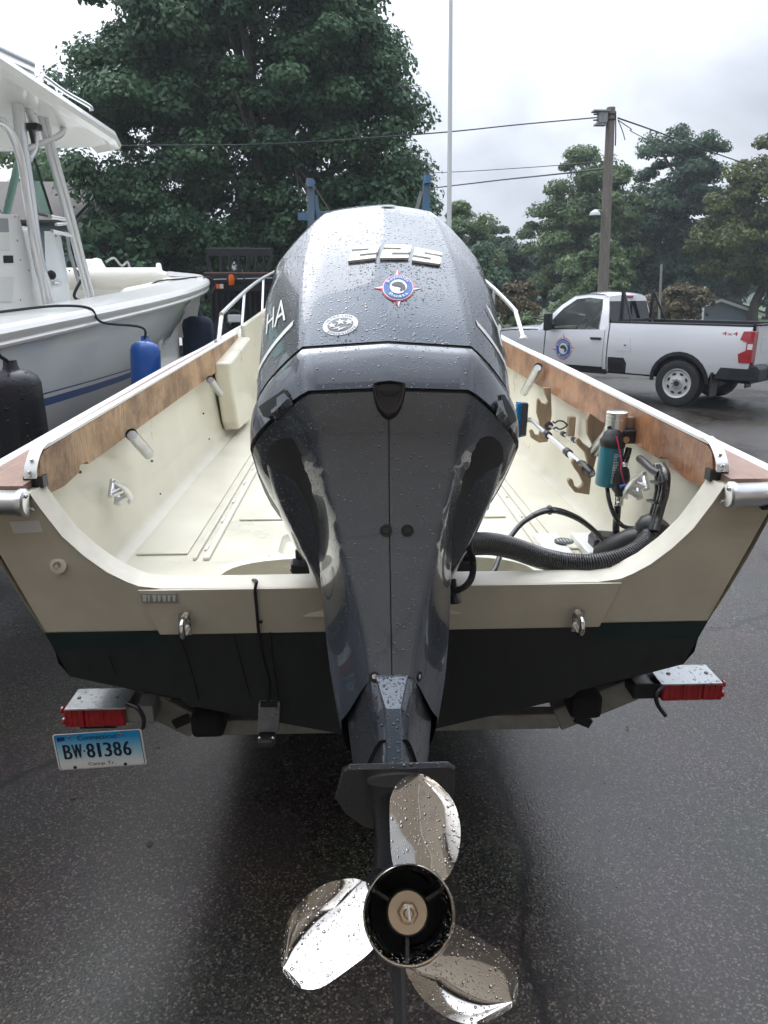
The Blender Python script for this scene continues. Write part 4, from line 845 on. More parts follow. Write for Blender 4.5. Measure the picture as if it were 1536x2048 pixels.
# brand lettering and stripe down both flanks of the cowl
def side_pt(s_, a, u, off):
    r = interp(COWL, u); p, ar, W_, as_, af, vs, k = r
    if a <= as_: f = math.asin(max(0, min(1, (as_ - a) / (as_ - af))) ** (1 / .8)); x = W_ * max(0, math.cos(f)) ** .45
    else:
        lo, hi = p, W_
        for _ in range(20):
            mid = (lo + hi) / 2
            if rear(mid, r) > a: lo = mid
            else: hi = mid
        x = lo
    return E(s_ * (x + off), a + off * .3, u - k * x * x)
for s_ in (-1, 1):
    vs, fs = text2d('YAMA' if s_ < 0 else 'YAMAHA', .135, 1.05); xs = [v[0] for v in vs]; x1 = max(xs); x0 = min(xs); mb = MB()
    for x, y in vs:
        t = (x - x0) / (x1 - x0); a = -.14 + .42 * t if s_ < 0 else .48 - .60 * t
        mb.v.append(side_pt(s_, a, .44 + y * 1.0, .005))
    mb.f = [tuple(f) for f in fs]; mb.build('brand_lettering', M_letter, cowl, smooth=0, fix=False)
    mb = MB(); rows = []
    for i in range(25):
        a = -.15 + .70 * i / 24; r_ = interp(COWL, .37); u = .355 + .12 * max(0, (a - .10)) ; rows.append([side_pt(s_, a, u, .0018), side_pt(s_, a, u + .016, .0018)])
    mb.loft(rows, False).build('side_stripe', M_letter, cowl, smooth=40)
for ch, (TL, TR, BR, BL) in (('H', ((536, 630), (550, 613), (548, 655), (533, 669))), ('A', ((553, 611), (574, 590), (572, 640), (549, 656)))):
    vs, fs = text2d(ch); x0, x1 = min(v[0] for v in vs), max(v[0] for v in vs); y1 = max(v[1] for v in vs); mb = MB(); out = []
    for x, y in vs:
        a_, b_ = (x - x0) / (x1 - x0), 1 - y / y1; out.append(hit(*[(TL[i] * (1 - a_) + TR[i] * a_) * (1 - b_) + (BL[i] * (1 - a_) + BR[i] * a_) * b_ for i in (0, 1)], 0, BV))
    if all(o[0] is not None for o in out): mb.v = [l + n * .002 for l, n in out] + [l + n * .0024 + Vector((.006, 0, .001)) for l, n in out]; mb.f = [tuple(f) for f in fs] + [tuple(i + len(vs) for i in f) for f in fs]; mb.build('brand_lettering', M_letter, cowl, smooth=0, fix=False)
# oval emblem on the crest
decal('crest_emblem', M_letter, [ellipse(776, 414, 24, 4.2, 1, 24)], .001, .001, cowl)
decal('crest_emblem_mark', M_stickG, [ellipse(776, 414, 15, 2.0, 1, 18)], .0008, .0025, cowl)
# hooded latch recess under the middle cowl
def lsurf(x, u, off): r_ = interp(MIDC, u) if u > .2 else interp(APR, u); return E(x, rear(x, r_) + off, u)
LO = [(-.037, .208), (-.025, .211), (0, .213), (.025, .211), (.037, .208)] + [(.037 * math.cos(R(t)), .203 - .056 * math.sin(R(t))) for t in (8, 24, 42, 60, 76, 90, 104, 120, 138, 156, 172)]
def lring(k, off): return [lsurf(x * k * .9, .203 + (u - .203) * k * .88, off) for x, u in LO]
lat = MB().loft([lring(1.0, -.004), lring(1.0, .006), lring(.93, .011), lring(.84, .009), lring(.76, .003)], True, False, True).build('latch_recess', M_rubber, eng, smooth=45)
MB().prism([lsurf(x, u, .004) for x, u in ((-.017, .207), (.017, .207), (.021, .196), (.010, .188), (-.010, .188), (-.021, .196))], En(0, .002, 0)).build('latch_opening', M_deepblack, lat, smooth=0)
# intake louvres on both flanks
BVM = bvh_of(midc)
for pts, fin in (([(520, 814), (571, 779), (579, 788), (583, 800), (547, 838), (530, 834)], [(560, 797), (574, 787), (592, 810), (553, 838), (548, 822), (560, 812)]), ([(998, 790), (1006, 790), (1026, 826), (1030, 842), (1018, 850), (1002, 822)], [(988, 806), (997, 800), (1004, 824), (1018, 852), (1010, 856), (994, 836)])):
    lv = decal('intake_louvre', M_deepblack, [pts], .001, .003, midc, BVM, 5)
    decal('louvre_fin', M_paintlow, [fin], .004, .0045, lv, BVM, 5)
# cover bolts in their counterbores
for px, py in ((772, 1061), (815, 1061), (749, 1353), (838, 1353)):
    loc, n = hit(px, py, 0, BV)
    if loc is None: continue
    rb = .0135 if py < 1200 else .011
    b_ = MB().lathe([(rb, -.002), (rb, .0018), (rb * .82, .0022), (rb * .8, .0008), (0, .0008)], loc, n, 20, False).build('bolt_recess', M_deepblack, eng)
    MB().lathe([(rb * .5, 0), (rb * .5, .0022), (rb * .2, .0026), (rb * .2, .001), (0, .001)], loc, n, 6, False).build('bolt', M_black if py < 1200 else M_chrome, b_, smooth=20)
# drive leg
LEG = [(-.30, .050, .325, .095, .17, .0, .15, 0), (-.34, .044, .322, .082, .15, .0, .15, 0), (-.40, .032, .322, .074, .14, .0, .1, 0), (-.46, .026, .325, .068, .13, .01, .1, 0), (-.505, .028, .33, .062, .12, .02, .1, 0)]
LEG = [(-.28, .050, .325, .100, .17, .0, .15, 0), (-.34, .044, .326, .092, .15, .0, .15, 0), (-.40, .034, .326, .084, .14, .0, .1, 0), (-.46, .028, .328, .076, .13, .01, .1, 0), (-.52, .028, .33, .070, .12, .02, .1, 0)]
leg = MB().loft(shell(LEG, lin(-.448, -.28, 10), 0, .34, 1), True, True, True).build('drive_leg', M_leg, eng, smooth=40)
MB().loft(shell([(u, p * .8, ar - .012, W_ * .80, as_, af + .02, vs, k) for u, p, ar, W_, as_, af, vs, k in LEG], lin(-.515, -.40, 8)), True, True, True).build('lower_leg', M_leg, eng, smooth=40)
MB().prism([E(-.036, .332, -.318), E(.036, .332, -.318), E(.017, .350, -.392), E(.016, .352, -.508), E(-.016, .352, -.508), E(-.017, .350, -.392)], En(0, -.08, 0)).build('leg_ridge', M_paint, eng, smooth=0, bevel=.005)
# anti-ventilation plate with its anode
pl = [(-.100, .485), (-.088, .505), (.088, .505), (.100, .485), (.118, .30), (.100, .16), (.06, .02), (0, -.04), (-.06, .02), (-.100, .16), (-.118, .30)]
def pu(a): return -.512 - (.505 - a) * .16
plate = MB().prism([E(x, a, pu(a)) for x, a in pl], En(0, 0, -.010)).build('antiventilation_plate', M_leg, eng, smooth=0, bevel=.003)
MB().prism([E(.056 * math.cos(t), .44 + .045 * math.sin(t), pu(.44 + .045 * math.sin(t)) - .0103) for t in [2 * math.pi * i / 24 for i in range(24)]], En(0, 0, -.004)).build('anode', M_zinc, plate, smooth=0)
# gearcase, strut and skeg
GA = -.735
def ell(a, u0, rx, ru, n=48): return [E(rx * math.cos(2 * math.pi * i / n), a, u0 + ru * math.sin(2 * math.pi * i / n)) for i in range(n)]
mb = MB(); mb.loft([ell(a, GA, r_, r_ * 1.06) for a, r_ in ((.36, .058), (.30, .062), (.2, .064), (.08, .064), (-.04, .060), (-.14, .05), (-.2, .035), (-.235, .012))], True, True, True); gear = mb.build('gearcase', M_leg, eng, smooth=50)
def foil(u, a0, a1, th, n=12):
    o = []
    for i in range(n):
        t = i / (n - 1); o.append((th * math.sin(math.pi * t ** .75) ** .8, a0 + (a1 - a0) * t))
    return [E(x, a, u) for x, a in o] + [E(-x, a, u) for x, a in reversed(o[1:-1])]
MB().loft([foil(u, a0, a1, th) for u, a0, a1, th in ((-.51, .38, -.02, .052), (-.56, .35, -.05, .044), (-.62, .325, -.07, .041), (-.69, .32, -.10, .044))], True, True, True).build('strut', M_leg, eng, smooth=50)
MB().loft([foil(u, a0, a1, th) for u, a0, a1, th in ((-.78, .33, -.10, .018), (-.88, .33, .02, .013), (-.98, .33, .13, .009), (-1.02, .315, .18, .006))], True, True, True).build('skeg', M_leg, eng, smooth=50)
# small drain screw seen above the hub
# ------------------------------------------------------------------ propeller
PAx = En(0, 1, 0); PC = E(.0, .60, GA)
hubo = MB().loft([ell(a, GA, r_, r_) for a, r_ in ((.37, .058), (.42, .060), (.56, .061), (.615, .0625), (.632, .0665), (.638, .067), (.640, .0652), (.634, .0628), (.60, .0575), (.44, .0565))], True, True, False)
propel = hubo.build('propeller', M_prop, eng, smooth=50)
MB().loft([ell(a, GA, r_, r_, 40) for a, r_ in ((.6325, .0632), (.60, .0580), (.45, .0570), (.448, .01))], True, False, True).build('hub_bore', M_hub, propel, smooth=50)
ih = MB().lathe([(.034, -.10), (.034, .0), (.031, .006), (.020, .0065), (.019, .004)], E(0, .585, GA), PAx, 28, False).build('inner_hub', M_hub, propel, smooth=40)
MB().lathe([(.0315, -.02), (.0315, .004), (.029, .007), (.016, .0075), (.016, .002), (0, .002)], E(0, .592, GA), PAx, 28, False).build('thrust_washer', M_bronze, propel, smooth=40)
mb = MB(); mb.lathe([(.0155, 0), (.0155, .012), (.0130, .0165), (.007, .0175)], E(0, .594, GA), PAx, 6, False); mb.lathe([(.0078, 0), (.0078, .03), (.006, .033), (0, .033)], E(0, .594, GA), PAx, 14, False); mb.build('prop_nut', M_bronze, propel, smooth=25)
MB().tube([E(-.001, .628, GA + .011), E(.001, .628, GA - .009)], .0022, 6).build('split_pin', M_chrome, propel)
for k in range(3):
    t = R(90 + 120 * k + 58); d = (math.cos(t), math.sin(t)); MB().bar(E(d[0] * .033, .53, GA + d[1] * .033), E(d[0] * .0568, .53, GA + d[1] * .0568), .005, .12, PAx).build('hub_rib', M_hub, propel)
# blades: outline traced in the disc of the propeller, pitched and cupped
def blade(ang):
    # polar outline: for radius r the blade spans from angle lead to trail (degrees about the blade line)
    tab = [(.055, -14, 66), (.083, -12, 63), (.109, -9, 56), (.135, -7, 48), (.161, -5, 39), (.182, -1, 30), (.193, 3, 22), (.199, 6, 17), (.203, 10, 12)]
    rows = []; nth = 24
    for r_, l_, t_ in [(r, *interp(tab, r)) for r in [r * 1.042 for r in (.0545, .062, .070, .079, .088, .098, .108, .118, .128, .138, .148, .157, .165, .172, .178, .183, .187, .1905, .193, .1948)]]:
        row = []
        for i in range(nth + 1):
            f = i / nth; th = l_ + (t_ - l_) * f; q = R(ang + th)
            a = .515 - .042 * R(th - 22) + (r_ - .06) * .16 - .016 * math.sin(math.pi * f) * min(1, (r_ - .05) / .05)
            row.append((r_ * math.sin(q), a, GA + r_ * math.cos(q)))
        rows.append(row)
    fr = [[E(x, a, u) for x, a, u in r] for r in rows]; bk = [[E(x, a - .0035 * (1 if 0 < i < nth else .35), u) for i, (x, a, u) in enumerate(r)] for r in rows]
    return MB().loft([f + list(reversed(b)) for f, b in zip(fr, bk)], True, True, True)
for ang in (-2, 118, 238): blade(ang).build('blade', M_prop, propel, smooth=60)
q = E(-.006, .40, GA + .074); MB().ball(q, .008, 10, 7).build('drain_plug', M_galv, gear)
# transom clamp bracket, tilt tube and steering ram ends
for s_ in (-1, 1):
    MB().prism([(s_ * .085, -.025, .80), (s_ * .085, -.025, 1.19), (s_ * .085, .09, 1.22), (s_ * .085, .04, 1.30), (s_ * .085, -.10, 1.28), (s_ * .085, -.14, 1.12), (s_ * .085, -.10, .86)], (s_ * .022, 0, 0)).build('clamp_bracket', M_black, eng, smooth=0, bevel=.006)
    bb = MB()
    for z in (1.02, 1.10, .92): bb.lathe([(.013, 0), (.013, .012), (.006, .018), (0, .018)], (s_ * .135, -.026, z), (0, -1, 0), 6, False)
    for z in (1.10,): MB().lathe([(.014, 0), (.014, .014), (.007, .026), (0, .026)], (s_ * .128, -.016 - .03 * 0, z), (0, -1, 0), 8, False).build('clamp_bolt', M_chrome, eng)
    MB().box((s_ * .118, -.02, 1.05), (.045, .014, .26)).build('clamp_flange', M_black, eng, smooth=0, bevel=.004)
MB().tube([(-.20, -.03, 1.255), (.20, -.03, 1.255)], .017, 12).build('tilt_tube', M_galvd, eng)
MB().tube([(-.225, -.03, 1.247), (.22, -.03, 1.247)], .0085, 10).build('steering_rod', M_chrome, eng)
for s_ in (-1, 1):
    MB().box((s_ * .195, -.025, 1.252), (.10, .05, .03)).build('steering_arm', M_black, eng, smooth=0, bevel=.006)
    MB().box((s_ * .19, -.008, 1.290), (.085, .07, .034)).build('tilt_lock', M_black, eng, smooth=0, bevel=.008)
    MB().lathe([(.013, 0), (.013, .02), (.008, .026), (0, .026)], (s_ * .222, -.03, 1.247), (s_, 0, 0), 6, False).build('rod_nut', M_chrome, eng)
MB().prism([E(-.07, .13, -.31), E(.07, .13, -.31), E(.06, -.12, -.1), E(-.06, -.12, -.1)], En(0, .0, .25)).build('swivel_bracket', M_black, eng, smooth=0, bevel=.01)
# flush plug and leads hanging on the starboard side
MB().lathe([(.012, -.01), (.02, 0), (.022, .03), (.018, .045), (.008, .05)], P(962, 1015, 1, -.12), (.12, 0, .9), 14).build('flush_plug', M_rubberw, eng)
MB().tube(crv([P(957, 1012, 1, -.12), P(953, 1025, 1, -.12), P(944, 1036, 1, -.12), P(930, 1042, 1, -.11)], 5), .009, 8).build('flush_hose', M_rubberw, eng)
MB().tube(crv([P(928, 1040, 1, -.14), P(939, 1060, 1, -.15), P(934, 1085, 1, -.15), P(944, 1120, 1, -.15), P(942, 1152, 1, -.15), P(928, 1172, 1, -.15), P(902, 1184, 1, -.14)], 8), .0062, 8).build('trim_lead', M_rubberw, eng)
MB().tube(crv([P(932, 1038, 1, -.145), P(944, 1064, 1, -.155), P(940, 1090, 1, -.155), P(949, 1122, 1, -.155), P(946, 1156, 1, -.155), P(930, 1176, 1, -.155), P(902, 1188, 1, -.145)], 8), .0050, 8).build('trim_lead', M_rubberw, eng)
MB().lathe([(.014, 0), (.016, .01), (.016, .03), (.011, .034), (.011, .02), (0, .02)], P(907, 1182, 1, -.12), (.15, -.5, -1), 14, False).build('drain_nozzle', M_rubberw, eng)
MB().lathe([(.01, 0), (.010, .045), (.016, .05)], P(905, 1160, 1, -.12), (.1, 0, -1), 12).build('drain_stub', M_rubberw, eng)

# ------------------------------------------------------------------ trailer under the boat
trl = thing('boat_trailer', 'dull galvanised boat trailer with black carpet bunks under the cream skiff', 'trailer', (0, .3, 0))
YB = .26
def zt(px, py): return P(px, py, 1, YB)
# V shaped rear crossmember: two sloping arms and the low middle
la, lb, lc = zt(272, 1394), zt(395, 1446), zt(640, 1440)
ra, rb2, rc = zt(1250, 1386), zt(1110, 1432), zt(900, 1440)
MB().bar(la + Vector((-.02, 0, .03)), lb, .06, .085).build('cross_arm', M_galvd, trl, smooth=0, bevel=.006)
MB().bar(ra + Vector((.02, 0, .03)), rb2, .06, .085).build('cross_arm', M_galvd, trl, smooth=0, bevel=.006)
MB().bar(lb + Vector((-.01, 0, -.005)), rb2 + Vector((.01, 0, -.005)), .055, .055).build('crossmember', M_galvd, trl, smooth=0, bevel=.006)
for s_ in (-1, 1):
    MB().bar((s_ * .80, .42, .70), (s_ * .80, 4.5, .62), .075, .11).build('side_rail', M_galvd, trl, smooth=0, bevel=.008)
    bk = zt(425, 1440) if s_ < 0 else zt(1157, 1404)
    x = bk.x; MB().bar((x, .17, bk.z + .03), (x, 3.6, bk.z + .06), .105, .085).build('bunk', M_carpet, trl, smooth=0, bevel=.018)
    for k in (.0,):
        q = zt(368, 1430) if s_ < 0 else zt(1160, 1430); MB().box(q + Vector((0, -.035, .0)), (.055, .012, .03), Matrix.Rotation(R(-25 * -s_), 3, 'Y')).build('tie_slot', M_deepblack, trl, smooth=0)
# axle, wheels and mudguards further forward
MB().tube([(-.98, 2.9, .36), (.98, 2.9, .36)], .035, 12).build('axle', M_galvd, trl)
for s_ in (-1, 1):
    wq = MB().lathe([(.20, -.09), (.30, -.095), (.33, -.07), (.335, 0), (.33, .07), (.30, .095), (.20, .09)], (s_ * .87, 2.9, .335), (1, 0, 0), 32).build('wheel', M_tyre, trl)
    MB().lathe([(.20, -.02), (.19, .04), (.08, .06), (.0, .06)], (s_ * .87, 2.9, .335), (s_, 0, 0), 24, False).build('rim', M_rim, wq)
MB().bar((0, 4.4, .58), (0, 7.4, .52), .08, .1).build('tongue', M_galvd, trl, smooth=0, bevel=.008)
MB().bar((-.80, 4.5, .60), (0, 5.6, .48), .07, .1).build('tongue_brace', M_galvd, trl, smooth=0); MB().bar((.80, 4.5, .60), (0, 5.6, .48), .07, .1).build('tongue_brace', M_galvd, trl, smooth=0)
MB().tube([(0, 7.2, .48), (0, 7.2, 0.0)], .03, 10).lathe([(.07, 0), (.07, .02)], (0, 7.2, 0), (0, 0, 1), 12).build('jack_stand', M_galvd, trl)
# tail lights: red box lens under a galvanised shield on an arm
YL = .12
for s_, (x0, x1, yt, ym, yb_) in ((-1, (121, 250, 1402, 1418, 1455)), (1, (1324, 1452, 1352, 1368, 1402))):
    a, b_ = P(x0, ym, 1, YL), P(x1, ym, 1, YL); c_ = P(x0, yb_, 1, YL); hgt = a.z - c_.z; cx = (a.x + b_.x) / 2; wd = b_.x - a.x; zb = (a.z + P(x1, ym, 1, YL).z) / 2
    tl = MB(); zc = zb - hgt / 2
    for k in (-1, 0, 1): tl.box((cx + k * wd * .315, YL + .055, zc), (wd * .312, .11, hgt))
    lens = tl.build('tail_light', M_red, trl, smooth=0, bevel=.006, seg=3)
    mb = MB()
    for k in range(11): mb.box((cx - wd * .44 + k * wd * .088, YL - .0012, zc), (.004, .003, hgt * .8))
    stuff(mb.build('lens_rib', M_red, lens, smooth=0))
    for k in (-.3, .3): MB().lathe([(.007, 0), (.006, .004), (0, .005)], (cx + k * wd, YL + .05, zb + .009), (0, 0, 1), 6, False).build('shield_bolt', M_galvd, trl)
    for kz in (-.3, .3): MB().tube([(cx + s_ * (wd / 2), YL + .02, zc + kz * hgt), (cx + s_ * (wd / 2 + .006), YL + .02, zc + kz * hgt)], .011, 10).build('side_reflector', M_red, lens)
    sh = MB().box((cx - s_ * .012, YL + .047, zb + .006), (wd * .96, .118, .006)).build('light_shield', M_galv, trl, smooth=0, bevel=.002)
    xi = cx - s_ * wd / 2
    MB().box((xi - s_ * .035, YL + .06, zc - .005), (.085, .08, hgt * .9)).build('light_bracket', M_galvd if s_ < 0 else M_black, trl, smooth=0, bevel=.004)
    MB().bar((xi - s_ * .0, YL + .10, zc - .02), (s_ * .74, YL + .32, zc + .10), .05, .06).build('light_arm', M_galvd, trl, smooth=0, bevel=.004)
    MB().prism([(xi - s_ * .01, YL + .12, zb + .012), (xi - s_ * .085, YL + .12, zb + .055), (xi - s_ * .115, YL + .12, zb + .01), (xi - s_ * .09, YL + .12, zc - .09), (xi - s_ * .05, YL + .12, zc - .05)], (0, .02, 0)).build('arm_gusset', M_galvd if s_ < 0 else M_black, trl, smooth=0)
    if s_ > 0: cpts = [P(1326, 1372, 1, .10), P(1312, 1388, 1, .09), P(1316, 1410, 1, .09), P(1331, 1431, 1, .09)]
    else: cpts = [P(252, 1406, 1, .10), P(275, 1416, 1, .09), P(287, 1436, 1, .09), P(286, 1456, 1, .10)]
    MB().tube(crv(cpts, 6), .007, 8).build('light_cable', M_rubberw, trl, smooth=60)
# licence plate hanging under the left light
PLY = .10
TLc, TRc, BRc, BLc = P(106, 1470, 1, PLY), P(285, 1458, 1, PLY + .0), P(291, 1529, 1, PLY + .0), P(116, 1541, 1, PLY)
ex = (TRc - TLc + BRc - BLc) / 2; ey = (TLc - BLc + TRc - BRc) / 2; Wp, Hp = ex.length, ey.length; ex.normalize(); ey = (ey - ex * ey.dot(ex)); ey.normalize(); ez = ex.cross(ey)
if ez.y > 0: ez = -ez
PC0 = (TLc + TRc + BRc + BLc) / 4
def pp(u, v, d=0): return PC0 + ex * (u * Wp / 2) + ey * (v * Hp / 2) + ez * d
def rr2(w_, h_, r): 
    return [(p.x, p.y) for p in rrect(0, 0, w_, h_, r, 0, 4)]
asp = Hp / Wp
def platepoly(k, d): return [pp(x, y / asp, d) for x, y in rr2(k, k * asp - (1 - k) * (1 - asp) * 0, .06)]
plate_o = MB().prism(platepoly(1, -.0015), -ez * -.0016).build('licence_plate', M_stickW, trl, smooth=0)
def plate_grad():
    m = bpy.data.materials.new('blue_fade_print'); m.use_nodes = True; t = m.node_tree; b = t.nodes['Principled BSDF']; b.inputs['Roughness'].default_value = .35
    tcn = N(t, 'ShaderNodeTexCoord'); sx = N(t, 'ShaderNodeSeparateXYZ'); LK(t, tcn.outputs['Generated'], sx.inputs[0])
    rp = N(t, 'ShaderNodeValToRGB'); e = rp.color_ramp.elements; e[0].position = .18; e[0].color = (.72, .74, .72, 1); e[1].position = .86; e[1].color = (.012, .26, .56, 1)
    k = e.new(.5); k.color = (.30, .56, .68, 1); LK(t, sx.outputs[2], rp.inputs[0]); LK(t, rp.outputs[0], b.inputs['Base Color']); return m
MB().prism(platepoly(.965, .0002), ez * .0006).build('plate_border', M_pdark, plate_o, smooth=0)
MB().prism(platepoly(.95, .0009), ez * .0004).build('plate_field', plate_grad(), plate_o, smooth=0)
def plate_text(txt, cx, cy, wd, ht, d=.0028, m=M_pdark, bold=0):
    vs, fs = text2d(txt, 1.0, 1.0); xs = [v[0] for v in vs]; ys = [v[1] for v in vs]; x0, x1, y0, y1 = min(xs), max(xs), min(ys), max(ys); mb = MB()
    for dx in ((0,) if not bold else (-bold, bold)):
        k = len(mb.v); mb.v += [pp(cx + ((x - x0) / (x1 - x0) - .5) * wd + dx, cy + ((y - y0) / (y1 - y0) - .5) * ht, d + dx * .01) for x, y in vs]; mb.f += [tuple(i + k for i in f) for f in fs]
    return mb.build('plate_letter', m, plate_o, smooth=0, fix=False)
plate_text('Connecticut', 0.0, .76, .88, .27)
plate_text('Camp Tr.', .0, -.74, .62, .24)
for ch, cx, wd in (('B', -.72, .17), ('W', -.50, .21), ('8', -.20, .165), ('1', -.01, .075), ('3', .185, .165), ('8', .40, .165), ('6', .62, .165)):
    plate_text(ch, cx, .02, wd, .80, .0022, bold=0 if ch == '1' else .012)
MB().prism([pp(-.345 + .022 * math.cos(t), .02 + .045 * math.sin(t), .0016) for t in [math.pi * 2 * i / 12 for i in range(12)]], ez * .0006).build('plate_dot', M_pdark, plate_o, smooth=0)
MB().prism([pp(-.90, .62, .0016), pp(-.73, .66, .0016), pp(-.73, .86, .0016), pp(-.90, .84, .0016)], ez * .0006).build('state_emblem', mat('plate_emblem_blue', (.006, .03, .12), .4), plate_o, smooth=0)
for u, v in ((-.62, .84), (.52, .84), (-.62, -.86), (.52, -.86)): MB().lathe([(.005, 0), (.005, .002), (0, .0028)], pp(u, v, .0018), ez, 10, False).build('plate_bolt', M_chrome if v > 0 else M_pdark, plate_o)
MB().box(pp(-.05, 1.12, -.05), (.11, .03, .035)).build('plate_bracket', M_black, trl, smooth=0)

# ------------------------------------------------------------------ white centre console boat on the left
LBB = Vector((-2.36, 7.9, 0)); _h = R(7.5); LH = Vector((math.sin(_h), math.cos(_h), 0)); LN = Vector((math.cos(_h), -math.sin(_h), 0))
def LB(s, l, z): return LBB - LH * s + LN * l + Vector((0, 0, z))
lb = thing('centre_console_boat', 'big white centre console boat with pale blue hull and hard top on the left', 'boat', LB(5, 0, .75))
LS = [  # s, gunwale half, gunwale z, keel z, exponent
    (0, .03, 2.19, 2.12, .8), (.25, .30, 2.18, 2.0, .8), (.6, .52, 2.165, 1.86, .78), (1, .74, 2.14, 1.66, .72), (1.6, .96, 2.10, 1.36, .62), (2.2, 1.11, 2.06, 1.08, .5), (3, 1.22, 2.00, .9, .36), (4, 1.28, 1.93, .8, .26), (5, 1.30, 1.865, .74, .2), (6, 1.30, 1.80, .7, .17), (7.5, 1.29, 1.74, .68, .15), (9.2, 1.26, 1.72, .68, .15)]
def lsec(s): return interp(LS, s)
def lw(s, z):
    W_, zg, zk, e = lsec(s); return W_ * max(0, min(1, (z - zk) / (zg - zk))) ** e
SS = [0, .12, .25, .45, .7, 1, 1.3, 1.6, 1.9, 2.2, 2.6, 3, 3.5, 4, 4.6, 5.2, 6, 7, 8, 9.2]
def lzone(name, m, zlo, zhi, n=6):
    for s_ in (-1, 1):
        rows = []
        for s in SS:
            W_, zg, zk, e = lsec(s); a = max(zk, min(zg - .01, zlo(s, zg))); b = max(zk, min(zg, zhi(s, zg)))
            if b - a < 1e-4: a = b - 1e-4
            rows.append([LB(s, s_ * lw(s, a + (b - a) * i / n), a + (b - a) * i / n) for i in range(n + 1)])
        MB().loft(rows, False).build(name, m, lb, smooth=60)
lzone('hull_topside', M_icehull, lambda s, g: 1.405, lambda s, g: g - .12, 10)
lzone('pin_stripe', M_bluestripe, lambda s, g: 1.385, lambda s, g: 1.395, 1)
lzone('hull_gap', M_white, lambda s, g: 1.395, lambda s, g: 1.405, 1); lzone('hull_gap', M_white, lambda s, g: 1.36, lambda s, g: 1.385, 1)
lzone('boot_stripe', M_bluestripe, lambda s, g: 1.31, lambda s, g: 1.36, 1)
lzone('hull_bottom', M_stickW, lambda s, g: 0, lambda s, g: 1.31, 5)
# moulded gunwale: overhanging cap with two rub strakes
for s_ in (-1, 1):
    prof = [(-.005, -.125), (.022, -.115), (.030, -.10), (.022, -.088), (.034, -.075), (.045, -.045), (.034, -.022), (.012, -.008), (-.05, 0), (-.30, .01), (-.32, -.005), (-.33, -.10)]
    rows = []
    for s in SS:
        W_, zg, zk, e = lsec(s); k = min(1, W_ / .42); rows.append([LB(s - (.04 if s < .3 else 0) * (1 if dx > 0 else 0), s_ * max(0, W_ + dx * (k if dx < -.04 else 1)), zg + dz) for dx, dz in prof])
    MB().loft(rows, False).build('gunwale', M_white, lb, smooth=25)
    rows = [[LB(s, s_ * (lsec(s)[0] + .028), lsec(s)[1] - .098), LB(s, s_ * (lsec(s)[0] + .024), lsec(s)[1] - .106)] for s in SS]
    MB().loft(rows, False).build('rub_insert', M_dash, lb, smooth=30)
    rows = [[LB(s, s_ * (lsec(s)[0] - .325), lsec(s)[1] - .08), LB(s, s_ * (lsec(s)[0] - .34), 1.30)] for s in SS if s >= 1.6]
    MB().loft(rows, False).build('cockpit_side', M_white, lb, smooth=40)
# foredeck, step, sole
rows = [[LB(s, l * max(.02, lsec(s)[0] - .02), lsec(s)[1] + .012 + .02 * (1 - l * l)) for l in lin(-1, 1, 8)] for s in [.03, .2, .5, .9, 1.3, 1.55]]
MB().loft(rows, False).build('foredeck', M_white, lb, smooth=40)
MB().loft([[LB(1.55, l * .92, 2.12) for l in lin(-1, 1, 6)], [LB(1.62, l * .8, 1.5) for l in lin(-1, 1, 6)]], False).build('foredeck_bulkhead', M_white, lb, smooth=20)
MB().add([LB(1.6, -.9, 1.3), LB(1.6, .9, 1.3), LB(9.2, .96, 1.3), LB(9.2, -.96, 1.3)], [(0, 1, 2, 3)]).build('cockpit_sole', M_white, lb, smooth=0)
MB().add([LB(9.2, -1.26, 1.72), LB(9.2, 1.26, 1.72), LB(9.2, 1.1, .8), LB(9.2, -1.1, .8)], [(0, 1, 2, 3)]).build('stern', M_white, lb, smooth=0)
# cushioned bow seat with bolster along the far side
for s_ in (-1, 1):
    pts = [LB(s, s_ * (lsec(s)[0] - .37), lsec(s)[1] - .06 + (.07 if s_ < 0 else -.02)) for s in (1.75, 2.2, 2.8, 3.4)]
    c_ = crv(pts, 5); MB().tube(c_, [.06] + [.105] * (len(c_) - 2) + [.05], 14).build('bolster', M_cushion, lb, smooth=60)
    rows = [[LB(s, s_ * (lsec(s)[0] - .36), 1.62), LB(s, s_ * max(.1, lsec(s)[0] - .85), 1.62), LB(s, s_ * max(.1, lsec(s)[0] - .86), 1.32)] for s in (1.65, 2.2, 2.8, 3.4)]
    MB().loft(rows, False).build('bow_seat', M_cushion, lb, smooth=30)
bst = [LB(1.72, l, 2.10) for l in lin(-.62, .60, 10)]
MB().tube(bst, [.05] + [.11] * 9 + [.06], 14).build('backrest', M_cushion, lb, smooth=60)
PFAR = (LB(0, -.85, 0), LN)
MB().loft([[LB(s, -.96 + .0, lsec(s)[1] + .09), LB(s, -.98, 1.62)] for s in (2.0, 2.6, 3.2, 3.8)], False).build('far_backrest', M_cushion, lb, smooth=20)
MB().tube([LB(s, -.955, 1.88) for s in (2.0, 2.8, 3.8)], .008, 6).build('cushion_seam', M_dash, lb)
q = LB(1.15, -.42, 2.19); wl = MB().lathe([(.085, 0), (.09, .05), (.07, .085), (.05, .13), (.02, .14)], q, (0, 0, 1), 16).build('windlass', M_white, lb); MB().lathe([(.055, -.10), (.055, .08), (.03, .1)], q + Vector((-.1, 0, .075)), LN, 14).build('windlass_drum', M_white, wl)
MB().tube(crv([q + Vector((.1, 0, .1)), q + Vector((.2, -.02, .14)), q + Vector((.27, 0, .06)), q + Vector((.33, .02, .1)), q + Vector((.36, 0, .02))], 5), .012, 6).build('anchor_chain', M_galvd, lb)
